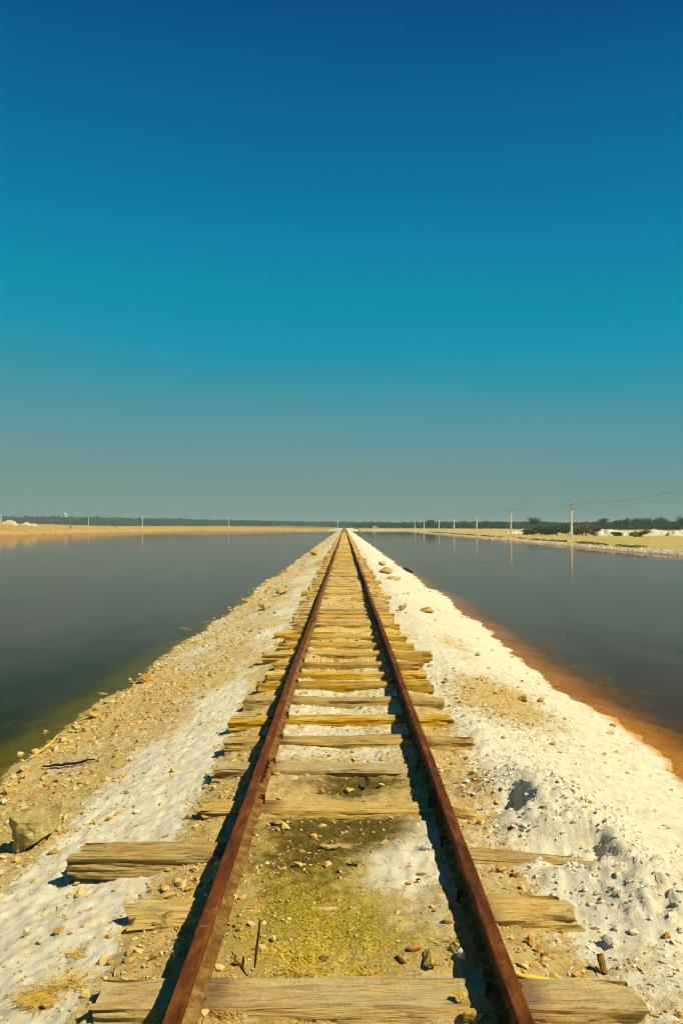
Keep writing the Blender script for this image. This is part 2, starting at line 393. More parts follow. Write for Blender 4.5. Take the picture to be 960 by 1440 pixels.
salt = np.where(GX > 0, salt - .72 * blob(700, 985, .55, 1.35) - .40 * blob(860, 1400, .40, .40) - .45 * blob(770, 1345, .3, .3) - .5 * blob(640, 905, .28, 1.5), salt)
salt = np.where(GX > 0, salt * (1 - .5 * sstep(1.25, .8, GX) * sstep(9, 16, GY)), salt)
inner = sstep(.62, .5, ax)
salt = np.where(ax < .62, .30 + .12 * nA + .55 * (blob(575, 1215, .17, .30) + blob(610, 1170, .14, .25)) + .26 * sstep(5.9, 6.5, GY) * sstep(12, 9, GY), salt)
for b in [(380, 1395, .2, .07), (560, 1300, .12, .1), (500, 1030, .3, .25), (470, 1022, .2, .2), (520, 915, .3, .3)]: salt = np.maximum(salt, .62 * blob(*b))
salt = np.where(GX < -.9, np.maximum(salt, .30 + .15 * sstep(8, 14, GY)), salt) + .26 * nA + .14 * nB
salt = np.maximum(salt, np.where(GX > 0, .95 * np.exp(-(((GX - 1.3) / .6) ** 2 + ((GY - 4.8) / 1.5) ** 2)), 0))
algae = inner * np.clip(.85 * blob(430, 1215, .34, .50) + .70 * blob(460, 1310, .50, .40) + .5 * blob(440, 1150, .4, .4) + .20 * sstep(4.2, 3.2, GY), 0, 1) - .6 * blob(590, 1200, .15, .35)
dark = inner * np.clip(1.0 * blob(500, 1105, .46, .28) + 1.05 * blob(480, 1165, .50, .34) + .75 * blob(430, 1215, .30, .45) + .35 * blob(470, 1436, .5, .10), 0, 1)
gold = (.28 * sstep(8, 14, GY) * sstep(1.25, .7, ax) + .55 * sstep(20, 45, GY) * sstep(1.15, .6, ax) + .5 * sstep(150, 350, GY) * sstep(1.8, 1.0, ax)
        + .7 * np.exp(-(((GX + 1.25) / .45) ** 2 + ((GY - 42) / 9) ** 2)) + .5 * blob(80, 1405, .10, .12) + .3 * sstep(-.85, -.65, GX) * sstep(-.45, -.6, GX) * sstep(9, 5, GY))
xw = ax + wobble(GX, GY) + np.where(GX > 0, .20, .17) * sstep(1.6, 2.6, ax) * (.45 + .55 * sstep(16, 8, GY))
bed = sstep(3.02, 3.16, xw + .05 * nB) * (1 - sstep(366, 373, GY))
salt = np.maximum(salt, np.where(GX > 0, .55 * sstep(2.4, 3.0, xw), 0))
me = mk_mesh('embankment', np.stack([GX, GY, GZ], -1).reshape(-1, 3), grid_faces(*GX.shape), True,
             {'salt': salt.ravel(), 'algae': algae.ravel(), 'dark': dark.ravel(), 'gold': gold.ravel(), 'bed': bed.ravel(), 'deep': sstep(3.35, 4.05, xw + .25 * nA).ravel(), 'rightside': (GX > 0).astype(float).ravel()})
tag(obj('embankment_ground', me, M_GROUND), 'salt crusted stony embankment carrying the track between two ponds', 'embankment', kind='structure')

# ------------------------------------------------------------------ land around the ponds
def bank_x(y): return np.interp(y, [-80, 211, 352, 400], [-92, -84, -71, -66]) + 1.6 * fbm(y * .06, np.full_like(np.asarray(y, float), 3.0), 61, 3)
def land_z(x, y):
    x = np.asarray(x, float); y = np.asarray(y, float)
    XL = bank_x(y)
    XR = 24.4 + .5 * fbm(y * .08, 7.0, 62, 3)
    e = y - 373 - 1.5 * fbm(x * .05, 1.0, 63, 3)
    tl = np.maximum(XL - x, e); trr = np.maximum(x - XR, e)
    zl = np.where(tl < 0, np.maximum(WATER_Z + tl * .4, -2.1),
                  WATER_Z + 1.0 * sstep(0, 5, tl) + (1.9 * sstep(3, 26, tl) + .3 * sstep(26, 80, tl)) * np.clip((-x - 6) / 60, 0, 1) * (.45 + .55 * sstep(400, 250, y)) - .35 * sstep(60, 5, np.abs(x)) * (tl > 0))
    zr = np.where(trr < 0, np.maximum(WATER_Z + trr * .4, -2.1), WATER_Z + .30 * sstep(-.1, .9, trr) + .12 * sstep(3, 30, trr) + .35 * sstep(60, 160, trr))
    zr = np.where(e > 0, np.minimum(zr + .25 * sstep(0, 8, e), .2), zr)
    z = np.where(x < 0, zl, zr)
    on = np.where(x < 0, tl, trr)
    z = z + np.where(on > 0, .06 * fbm(x * .5, y * .5, 64, 3) + np.where(x < 0, .16, .06) * fbm(x * .12, y * .12, 65, 3) * sstep(0, 4, on), 0)
    z = np.where((np.abs(x) < 6.6) & (y > -100), -2.6, z)
    return z, on, XL, XR

def axis(stops):
    out = [stops[0][0]]
    for (a, b, st) in [(stops[i][0], stops[i + 1][0], stops[i][1]) for i in range(len(stops) - 1)]:
        k = max(1, int(round((b - a) / st))); out += list(np.linspace(a, b, k + 1)[1:])
    return np.array(out)
lx = axis([(-2500, 170), (-600, 30), (-200, 6), (-110, 1.2), (-48, 3), (-9, .6), (9, 2), (22, .35), (34, 1.2), (80, 5), (220, 30), (600, 170), (2500, 1)])
ly = axis([(-60, 6), (40, 2.2), (360, 1.0), (400, 3), (470, 12), (760, 60), (2500, 1)])
LX, LY = np.meshgrid(lx, ly); LZ, ON, XL, XR = land_z(LX, LY)
rs = sstep(-12, 14, LX + 6 * fbm(LX * .05, LY * .05, 66, 2))
white = np.where(LX > 0, .75 * sstep(-.2, .3, ON) * sstep(1.5, .7, ON) + .30 * sstep(14, 24, ON) * sstep(40, 30, ON), .42 * sstep(24, 50, ON) * sstep(140, 90, ON) * sstep(330, 200, LY))
scrub = sstep(420, 520, LY) * .8
scrub = np.maximum(scrub, np.where(LX > 0, sstep(75, 120, ON) * .8, sstep(120, 180, ON) * .5))
bedl = sstep(.02, -.25, ON)
me = mk_mesh('land', np.stack([LX, LY, LZ], -1).reshape(-1, 3), grid_faces(*LX.shape), True,
             {'white': white.ravel(), 'scrub': scrub.ravel(), 'bed': bedl.ravel(), 'rightside': rs.ravel()})
tag(obj('land', me, M_LAND), 'flat sandy land beyond the ponds reaching the horizon', 'land', kind='structure')
def lz(x, y): return float(land_z(np.array(x), np.array(y))[0])

# ------------------------------------------------------------------ water
def water_box(x0, x1, y0, y1, mat, label):
    bm = bmesh.new()
    v = [bm.verts.new((x, y, z)) for z in (-2.45, WATER_Z) for (x, y) in ((x0, y0), (x1, y0), (x1, y1), (x0, y1))]
    for f in ((3, 2, 1, 0), (4, 5, 6, 7), (0, 1, 5, 4), (1, 2, 6, 5), (2, 3, 7, 6), (3, 0, 4, 7)): bm.faces.new([v[i] for i in f])
    return tag(obj('water', bm_mesh('water', bm), mat), label, 'water', kind='structure')
M_WATL = mat_water('olive_brine', (.050, .036, .007), (.26, .205, .19), (.17, .125, .005), .55, (.66, .60, .04), 3.2, .36)
M_WATR = mat_water('red_brine', (.21, .085, .080), (.28, .215, .20), (.50, .21, .012), .95, (.85, .50, .03), 2.6, .36)
water_box(-110, -2.2, -50, 395, M_WATL, 'calm dark olive pond on the left of the embankment')
water_box(2.2, 30, -50, 395, M_WATR, 'calm reddish brown brine pond on the right of the embankment')

# ------------------------------------------------------------------ rails
TC, HALF = .012, .550     # track centre, half spacing of the rail heads
PROF = [(-.052, 0), (.052, 0), (.052, .008), (.016, .020), (.008, .032), (.008, .084), (.027, .091), (.0285, .110), (.023, .116),
        (-.023, .116), (-.0285, .110), (-.027, .091), (-.008, .084), (-.008, .032), (-.016, .020), (-.052, .008)]
def rail_x(y, s):
    y = np.asarray(y, float)
    return TC + s * HALF + .006 * np.sin(y * .55 + s) * sstep(4, 10, y) + .025 * fbm(y * .06, 2.0, 71, 2) * sstep(12, 40, y) + .012 * fbm(y * .16, s * 4.0, 72, 2) * sstep(6, 12, y)
def rail_zoff(y): return .012 + .012 * sstep(4.6, 6.0, np.asarray(y, float)) + .008 * fbm(np.asarray(y, float) * .2, 3, 73, 2) * sstep(5, 15, np.asarray(y, float))
def make_rail(s, label):
    yy = np.concatenate([np.arange(-6, 2, .3), np.arange(2, 12, .06), np.arange(12, 30, .22), np.arange(30, 120, 1.0), np.arange(120, 700, 6.0)])
    X = rail_x(yy, s); Z = rail_zoff(yy); k = len(PROF)
    pr = np.array(PROF)
    V = np.zeros((len(yy), k, 3)); V[:, :, 0] = X[:, None] + pr[None, :, 0]; V[:, :, 1] = yy[:, None]; V[:, :, 2] = Z[:, None] + pr[None, :, 1]
    # eaten, flaking surface
    jit = .0020 * fbm(V[:, :, 1] * 1.3, pr[None, :, 0] * 60 + pr[None, :, 1] * 35, 74, 3)
    jit[:, 6:12] += .0026 * fbm(V[:, 6:12, 1] * 6, pr[None, 6:12, 0] * 60 + pr[None, 6:12, 1] * 35, 75, 3) * sstep(14, 9, V[:, 6:12, 1])
    V[:, :, 0] += jit * np.sign(pr[None, :, 0]); V[:, 8:10, 2] += jit[:, 8:10] * .8
    i = np.arange(len(yy) * k).reshape(len(yy), k); j = np.roll(i, -1, 1)
    F = np.stack([i[:-1], j[:-1], j[1:], i[1:]], -1).reshape(-1, 4)
    r = obj('rail', mk_mesh('rail', V.reshape(-1, 3), F, False), M_RUST)
    r.data.materials.append(M_CAKED)       # foot and web are caked with dried mud and salt
    mi = np.tile(np.array([1, 1, 1, 1, 1, 0, 0, 0, 0, 0, 0, 0, 1, 1, 1, 1], np.int32), len(yy) - 1); r.data.polygons.foreach_set('material_index', mi)
    return tag(r, label, 'rail')
railL = make_rail(-1, 'rusty brown steel rail on the left, casting its shadow over the stony bank')
railR = make_rail(1, 'rusty brown steel rail on the right, beside the white salt mound')

def box_bm(bm, c, s, bev=.0):
    r = bmesh.ops.create_cube(bm, size=1.0); vs = r['verts']
    bmesh.ops.scale(bm, vec=s, verts=vs); bmesh.ops.translate(bm, vec=c, verts=vs)
    if bev: bmesh.ops.bevel(bm, geom=list({e for v in vs for e in v.link_edges}), offset=bev, segments=1, affect='EDGES')
def fishplate(rail, s, y):
    for side in (-1, 1):
        bm = bmesh.new(); x = float(rail_x(y, s)); z = float(rail_zoff(y))
        box_bm(bm, (x + side * .0175, y, z + .057), (.016, .42, .046), .004)
        for k in (-.15, -.05, .05, .15):
            r = bmesh.ops.create_cone(bm, cap_ends=True, segments=6, radius1=.013, radius2=.013, depth=.014)
            bmesh.ops.rotate(bm, verts=r['verts'], cent=(0, 0, 0), matrix=Matrix.Rotation(R(90), 3, 'Y'))
            bmesh.ops.translate(bm, vec=(x + side * .0315, y + k, z + .057), verts=r['verts'])
        obj('fishplate', bm_mesh('fishplate', bm), M_DARKRUST, rail)
for y in (5.0, 14.2): fishplate(railR, 1, y)
for y in (5.6, 14.6): fishplate(railL, -1, y)
def spike_mesh():
    bm = bmesh.new(); box_bm(bm, (0, 0, -.02), (.016, .016, .07), .002); box_bm(bm, (-.006, 0, .014), (.028, .022, .009), .003)
    return bm_mesh('spike', bm)
SPIKE = spike_mesh(); SPIKE.materials.append(M_DARKRUST)

# ------------------------------------------------------------------ sleepers
def sleeper_mesh(L, W, H, seed, nu=70, nv=32, rag=.05, taperL=0., taperR=0., crack=.02, notch=0.):
    """weathered timber along x, centred; top of the timber at z = 0"""
    r = random.Random(seed); hw, hh = W / 2, H / 2; rad = .018
    per = []
    q = nv // 4
    for side in range(4):
        for k in range(q):
            t = (k + .5) / q * 2 - 1
            per.append({0: (t * hw, -hh), 1: (hw, t * hh), 2: (-t * hw, hh), 3: (-hw, -t * hh)}[side])
    per = np.array(per)
    # round the corners
    dx = np.clip(np.abs(per[:, 0]) - (hw - rad), 0, None); dz = np.clip(np.abs(per[:, 1]) - (hh - rad), 0, None)
    nrm = np.stack([np.sign(per[:, 0]) * (np.abs(per[:, 0]) > hw - 1e-6), np.sign(per[:, 1]) * (np.abs(per[:, 1]) > hh - 1e-6)], -1)
    per = per - np.stack([np.sign(per[:, 0]) * dz * .5 * (np.abs(per[:, 0]) > hw - 1e-6), np.sign(per[:, 1]) * dx * .5 * (np.abs(per[:, 1]) > hh - 1e-6)], -1)
    t = np.linspace(0, 1, nu); t = .5 - .5 * np.cos(np.pi * t) * (.55 + .45 * np.abs(np.cos(np.pi * t)))
    t = (t - t.min()) / (t.max() - t.min())
    U = t * 2 - 1
    nv = len(per); V = np.zeros((nu, nv, 3))
    o = seed * 3.7
    PY, PZ2 = np.meshgrid(per[:, 0], U)[0], np.meshgrid(per[:, 1], U)[0]
    X = np.repeat(U[:, None], nv, 1) * L / 2
    pc = np.arange(nv)[None, :].repeat(nu, 0)
    groove = fbm(X * 2.0 + o, pc * .9 + o, 81, 4, .6) * .016 + fbm(X * 6 + o, pc * 2.3, 85, 2) * .007
    big = fbm(X * 1.6 + o, PY * 6 + PZ2 * 5 + o, 83, 2) * .012
    disp = groove + big
    ends = sstep(.72, 1.0, np.abs(X) / (L / 2))
    disp = disp - ends * .026 * (fbm(X * 4 + o, pc * .7, 86, 3) + .35)
    Y = PY + nrm[None, :, 0] * disp; Z = PZ2 + nrm[None, :, 1] * disp
    # long splits in the upper face, deepest at the ends
    for k in range(5):
        cy = r.uniform(-.6, .6) * hw; dep = crack * r.uniform(.4, 1.2); xe = r.choice((-1, 1))
        line = cy + .012 * fbm(X * 2.2 + k * 9 + o, X * 0, 87, 2)
        Z = Z - dep * np.exp(-((PY - line) / .010) ** 2) * (PZ2 > hh * .6) * sstep(-.2, .7, X / (L / 2) * xe)
    tp = np.where(X < 0, taperL, taperR) * sstep(.35, 1.0, np.abs(X) / (L / 2))
    Y = Y * (1 - tp * .7); Z = Z - tp * (Z + hh) * .65
    if notch:      # upper layer of the end has broken away
        Z = Z - notch * (PZ2 > 0) * sstep(-L / 2 + .10 + .05, -L / 2 + .10, X + .3 * PY) * sstep(.2, -.1, PY / hw) * 1.0
    ragn = fbm(PY * 14 + o, PZ2 * 16 + o * .3, 88, 3) * rag * 1.4
    endw = sstep(.5, 1, np.abs(X) / (L / 2))
    X = X - np.sign(X) * endw * (ragn + rag * .4) + .02 * PY / hw * endw * r.uniform(-1, 1)
    V[:, :, 0] = X; V[:, :, 1] = Y; V[:, :, 2] = Z - hh
    i = np.arange(nu * nv).reshape(nu, nv); j = np.roll(i, -1, 1)
    F = np.stack([i[:-1], i[1:], j[1:], j[:-1]], -1).reshape(-1, 4)
    verts = [tuple(v) for v in V.reshape(-1, 3)]; faces = [tuple(f) for f in F]
    for e, ring in ((-1, 0), (1, nu - 1)):       # end grain
        base = i[ring]; c = V[ring].mean(0); prev = list(base)
        for sclr in (.66, .33):
            st = len(verts)
            for k in range(nv):
                p = c + (V[ring, k] - c) * sclr; p[0] += e * r.uniform(-.010, .006); verts.append(tuple(p))
            cur = list(range(st, st + nv))
            for k in range(nv):
                a, b = k, (k + 1) % nv
                faces.append((prev[a], prev[b], cur[b], cur[a]) if e < 0 else (prev[b], prev[a], cur[a], cur[b]))
            prev = cur
        verts.append(tuple(c)); ci = len(verts) - 1
        for k in range(nv):
            a, b = prev[k], prev[(k + 1) % nv]; faces.append((a, b, ci) if e < 0 else (b, a, ci))
    me = bpy.data.meshes.new('sleeper'); me.from_pydata(verts, [], faces); me.update()
    bm = bmesh.new(); bm.from_mesh(me); bmesh.ops.recalc_face_normals(bm, faces=bm.faces[:]); bm.to_mesh(me); bm.free()
    for p in me.polygons: p.use_smooth = True
    me.set_sharp_from_angle(angle=R(38)); me.materials.append(M_WOOD)
    return me

# distance, left end x, right end x, turn (deg), height of top, width, extra shape, label
NEAR = [
 (3.08, -.89, 1.05, 0.0, .000, .215, dict(rag=.015, crack=.006), 'broad dusty tan sleeper with a small golden rock on it, nearest of all the sleepers'),
 (3.80, -.97, 1.02, 0.8, -.012, .22, dict(rag=.05, crack=.035, notch=.035), 'split sleeper with a broken layered left end, its middle buried under yellowish soil'),
 (4.45, -1.40, 1.32, -.6, -.012, .20, dict(rag=.04, crack=.02, taperR=.5), 'longest golden brown sleeper, sticking far out over the left salt slope'),
 (5.10, -.87, 1.04, -1.9, .002, .175, dict(rag=.05, crack=.02, taperR=.7), 'pale skewed sleeper between the two dark damp patches of soil'),
 (5.90, -.90, .93, -1.0, .000, .19, dict(rag=.04, crack=.015, taperR=.6), 'sleeper just behind the dark patch that holds two white stones'),
 (6.66, -.93, 1.00, -.8, .004, .18, dict(rag=.03, crack=.02), 'grey topped sleeper with a deep front face, its right end under salt'),
 (7.40, -.97, .93, .3, .002, .18, dict(rag=.03, crack=.015), 'pale sleeper with a wide salt strip before it and a lone white stone behind'),
 (8.20, -.95, .96, -.7, .006, .18, dict(rag=.03, crack=.015), 'tan sleeper whose right end points at the stony patch on the salt'),
 (8.98, -.92, .93, .4, .004, .20, dict(rag=.025, crack=.02), 'golden sleeper with a tall square right end before the stony patch'),
 (9.60, -.90, .92, .2, .012, .19, dict(rag=.03, crack=.02), 'brownish sleeper pushed close against the square ended golden one'),
 (10.3, -.86, .95, -.3, .008, .18, dict(rag=.03, crack=.015), 'short weathered sleeper just in front of the dark long one'),
 (11.1, -1.07, 1.14, .5, .018, .19, dict(rag=.03, crack=.02), 'dark grey sleeper jutting out past its neighbours on both sides'),
 (12.0, -.93, .98, -.4, .004, .18, dict(rag=.03, crack=.015), 'sleeper with a pale salt gap showing on its near side, behind the jutting dark one'),
 (12.8, -.91, .94, .2, .006, .18, dict(rag=.03, crack=.015), 'golden sleeper just behind the last wide salt gap of the track'),
]
SG = 'wooden sleepers under the rails'
sleeper_y = []
for k, (y, xl, xr, turn, zt, W, kw, label) in enumerate(NEAR):
    me = sleeper_mesh(xr - xl, W, .135, 100 + k, 90 if k < 7 else 56, 40 if k < 7 else 24, **kw)
    o = obj('sleeper', me, None, None, ((xl + xr) / 2, y, zt + (.014 if k > 3 else 0)), (0, R(random.uniform(-.4, .4)), R(turn)))
    tag(o, label, 'sleeper', SG); sleeper_y.append(y)
    o.color = ((.06, .35, .6, .7)[k] if k < 4 else .85, 1, 1, 1)
protos = [sleeper_mesh(1.86, .19, .13, 300 + k, 34, 20, rag=.03, crack=.015, taperR=.25 * (k % 3 == 1), taperL=.25 * (k % 4 == 2)) for k in range(9)]
MIDLABEL = 'golden sleeper in the closely packed middle stretch of the track'
FARLABEL = 'thin golden sleeper in the far narrowing stretch of the track'
y = 12.8; n_far = 0; far_list = []
while y < 640:
    y += random.gauss(.70, .055) if y < 205 else .72
    far_list.append((y, random.gauss(0, .045), random.gauss(0, .9), random.gauss(.018, .010), random.uniform(.93, 1.07), random.randrange(9)))
    if random.random() < .12: far_list[-1] = (y, random.choice((-1, 1)) * .12, far_list[-1][2], .012, 1.06, far_list[-1][5])
fv, ff, fo = [], [], 0
for k, (y, dx, turn, zt, sx, pi) in enumerate(far_list):
    xc = float(TC + .025 * fbm(np.array(y * .06), np.array(2.0), 71, 2) * sstep(12, 40, y)) + dx
    if k < 300 - len(NEAR):
        o = bpy.data.objects.new('sleeper', protos[pi]); C.objects.link(o)
        o.location = (xc, y, zt); o.rotation_euler = (0, 0, R(turn) + (math.pi if k % 2 else 0)); o.scale = (sx, random.uniform(.85, 1.15), 1)
        tag(o, MIDLABEL if y < 45 else FARLABEL, 'sleeper', SG)
    else:
        a, b, c = .93, .1, .13
        v = np.array([(sx_ * a, sy * b, sz) for sz in (-c, 0) for (sx_, sy) in ((-1, -1), (1, -1), (1, 1), (-1, 1))]) + np.array([xc, y, zt])
        fv.append(v); ff.append(np.array([(4, 5, 6, 7), (0, 1, 5, 4), (1, 2, 6, 5), (2, 3, 7, 6), (3, 0, 4, 7)]) + fo); fo += 8
o = obj('distant_sleepers', mk_mesh('distant_sleepers', np.concatenate(fv), np.concatenate(ff)), M_WOOD)
tag(o, 'remaining sleepers merging towards the vanishing point of the track', 'sleepers', SG, 'stuff')

# spikes holding the rails to the near sleepers
for k, y in enumerate(sleeper_y[:12]):
    for s, rl in ((-1, railL), (1, railR)):
        for side in (-1, 1):
            if random.random() < .55: continue
            sp = obj('spike', SPIKE, None, rl, (float(rail_x(y, s)) + side * .055, y + random.uniform(-.05, .05), float(rail_zoff(y)) + .014 + random.uniform(-.004, .008)), (0, 0, 0 if side > 0 else math.pi))

# ------------------------------------------------------------------ stones
def hull(seed, npts=12, sc3=(1, 1, 1), angular=.7, subdiv=0, nz=.0):
    r = random.Random(seed); bm = bmesh.new()
    for _ in range(npts):
        v = Vector((r.gauss(0, 1), r.gauss(0, 1), r.gauss(0, 1))).normalized() * r.uniform(angular, 1)
        bm.verts.new((v.x * sc3[0], v.y * sc3[1], v.z * sc3[2]))
    res = bmesh.ops.convex_hull(bm, input=bm.verts[:])
    junk = [v for v in bm.verts if not v.link_faces]
    if junk: bmesh.ops.delete(bm, geom=junk, context='VERTS')
    bmesh.ops.triangulate(bm, faces=bm.faces[:])
    if subdiv:
        bmesh.ops.subdivide_edges(bm, edges=bm.edges[:], cuts=subdiv, use_grid_fill=True)
        o = Vector((seed * 1.3, seed * .7, 0)); m = min(sc3)
        for v in bm.verts:
            q = Vector((v.co.x / sc3[0], v.co.y / sc3[1], v.co.z / sc3[2]))
            v.co += v.co.normalized() * m * nz * (mnoise.noise(q * 1.8 + o) + .5 * mnoise.noise(q * 5 + o) + .25 * mnoise.noise(q * 11 + o))
        bmesh.ops.triangulate(bm, faces=bm.faces[:])
    bmesh.ops.recalc_face_normals(bm, faces=bm.faces[:])
    return bm

gravel_protos = []
for k in range(14):
    bm = hull(500 + k, 12 if k < 8 else 8, (1, random.uniform(.65, 1), random.uniform(.4, .75)), .6)
    bm.verts.index_update()
    gravel_protos.append((np.array([v.co[:] for v in bm.verts]), np.array([[v.index for v in f.verts] for f in bm.faces]))); bm.free()

def scatter(P, S, rnd, name):
    V, F, A, off = [], [], [], 0
    n = len(P); kind = rng.integers(0, 14, n)
    for k in range(14):
        idx = np.where(kind == k)[0]
        if not len(idx): continue
        pv, pf = gravel_protos[k]
        a = rng.uniform(0, 2 * np.pi, len(idx)); t = rng.normal(0, .35, len(idx)); ca, sa, ct, st = np.cos(a), np.sin(a), np.cos(t), np.sin(t)
        x, y, z = pv[None, :, 0], pv[None, :, 1], pv[None, :, 2]
        y2 = y * ct[:, None] - z * st[:, None]; z2 = y * st[:, None] + z * ct[:, None]
        x3 = x * ca[:, None] - y2 * sa[:, None]; y3 = x * sa[:, None] + y2 * ca[:, None]
        W = np.stack([x3, y3, z2], -1) * S[idx][:, None, None] + P[idx][:, None, :]
        V.append(W.reshape(-1, 3)); F.append((pf[None] + (np.arange(len(idx)) * len(pv))[:, None, None] + off).reshape(-1, 3))
        A.append(np.repeat(rnd[idx], len(pv))); off += len(idx) * len(pv)
    return mk_mesh(name, np.concatenate(V), np.concatenate(F), False, {'rnd': np.concatenate(A)})

def gravel_density(x, y):
    ax = np.abs(x)
    lb = sstep(-1.50, -1.80, x) * sstep(-3.1, -2.85, x) * (.40 + .6 * sstep(4.2, 5.6, y)) * 1.0
    lb = np.maximum(lb, .14 * sstep(-.95, -1.4, x) * sstep(-3, -2.8, x))
    sh = .75 * sstep(.45, .60, ax) * sstep(1.15, .85, ax) * sstep(9.5, 7, y)
    sh = np.where(x > 0, sh * .55, sh)
    rp = np.exp(-(((x - 1.5) / .55) ** 2 + ((y - 8.6) / 1.6) ** 2) ** 1.3) * .7 + .32 * np.exp(-(((x - 1.05) / .4) ** 2 + ((y - 3.1) / .5) ** 2))
    inn = (.13 + .16 * sstep(5.5, 6.5, y)) * sstep(.62, .5, ax)
    inn = inn + .4 * np.exp(-((x + .40) / .14) ** 2) * sstep(5.6, 4.9, y)
    base = np.where(x > 0, .035, .09) * sstep(3.05, 2.8, ax)
    return np.clip(np.maximum.reduce([lb, sh, rp, inn, base]) * (.55 + .9 * vnoise(x * 3.1, y * 2.2, 91)), 0, 1)

P_, S_ = [], []
def add_stones(n, y0, y1, smin, smax, pw=2.4, dens=1.0):
    u = rng.uniform(0, 1, n); y = y0 * (y1 / y0) ** u; x = rng.uniform(-3.3, 3.3, n)
    keep = rng.uniform(0, 1, n) < gravel_density(x, y) * dens
    x, y = x[keep], y[keep]; s = smin + (smax - smin) * rng.uniform(0, 1, len(x)) ** pw
    z = ground_z(x, y) + s * .12
    P_.append(np.stack([x, y, z], -1)); S_.append(s)
add_stones(95000, 2.5, 12, .003, .015, 1.9)
add_stones(18000, 2.5, 16, .009, .044, 3.4)
add_stones(14000, 8, 60, .012, .05, 3.0, .8)
add_stones(5000, 15, 340, .03, .10, 3.0, .7)
# coarse stones that line the two shores
n = 420; y = 4 * (340 / 4.) ** rng.uniform(0, 1, n); sgn = np.where(rng.uniform(0, 1, n) < .9, -1, 1); x = sgn * (np.where(sgn > 0, 2.84, 2.86) + .10 * sstep(8, 20, y) + rng.normal(0, .13, n))
s = rng.uniform(.02, .085, n) * (1 + .4 * sstep(20, 120, y)); P_.append(np.stack([x, y, ground_z(x, y) + s * .15], -1)); S_.append(s)
P = np.concatenate(P_); S = np.concatenate(S_)
tag(obj('gravel', scatter(P, S, rng.uniform(0, 1, len(P)), 'gravel'), M_STONE), 'loose golden and white stones strewn over the embankment', 'gravel', kind='stuff')
# salt crumbs and clods on the mound
M_CLOD = mat_rock('salt_clod', (.58, .52, .36), (.70, .65, .47), (.79, .75, .58))
n = 7000; x = rng.normal(1.25, .38, n); y = rng.normal(4.9, 1.0, n); k = (x > .74) & (x < 2.4) & (y > 3.2); x, y = x[k], y[k]
s = .003 + .026 * rng.uniform(0, 1, len(x)) ** 7
tag(obj('salt_crumbs', scatter(np.stack([x, y, ground_z(x, y) + s * .05], -1), s, np.full(len(x), 1.0), 'salt_crumbs'), M_CLOD), 'white crumbs and clods of salt on the shovelled mound', 'salt', kind='stuff')

def rock(px, py, w, mat, label, seed, dims=(1, .8, .7), sink=.25, cat='rock', group=None, z=None, name='rock'):
    p = cast(px, py); h = w / 2
    bm = hull(seed, 13, (h * dims[0], h * dims[1], h * dims[2]), .72, 3, .14)
    g = float(ground_z(np.array(p.x), np.array(p.y))) if z is None else z
    o = obj(name, bm_mesh('rock', bm, False), mat, None, (p.x, p.y, g + h * dims[2] * (1 - 2 * sink)), (0, 0, random.uniform(0, 6)))
    return tag(o, label, cat, group)

# big block on the left slope, cut from planes
def block_rock():
    p = cast(45, 1196); bm = bmesh.new()
    for v in [(-.125, -.02, -.11), (-.135, -.05, .10), (-.07, .06, .125), (.13, .09, .135), (.125, -.03, .11), (.13, .0, .02), (.03, .14, .11), (-.08, .13, -.06), (.02, -.10, -.04), (-.07, -.10, .085), (.05, -.085, .085), (-.085, -.07, -.11), (.10, .12, .0)]:
        bm.verts.new(v)
    bmesh.ops.convex_hull(bm, input=bm.verts[:]); bmesh.ops.triangulate(bm, faces=bm.faces[:])
    bmesh.ops.subdivide_edges(bm, edges=bm.edges[:], cuts=9, use_grid_fill=True)
    for v in bm.verts:
        v.co += v.co.normalized() * (.014 * mnoise.noise(v.co * 9) + .010 * mnoise.noise(v.co * 24) + .005 * mnoise.noise(v.co * 60))
    bmesh.ops.recalc_face_normals(bm, faces=bm.faces[:])
    o = obj('rock', bm_mesh('rock', bm), M_ROCK_GREY, None, (p.x, p.y + .06, float(ground_z(np.array(p.x), np.array(p.y))) + .085))
    tag(o, 'large angular olive tan boulder standing alone on the left salt slope', 'rock')
block_rock()
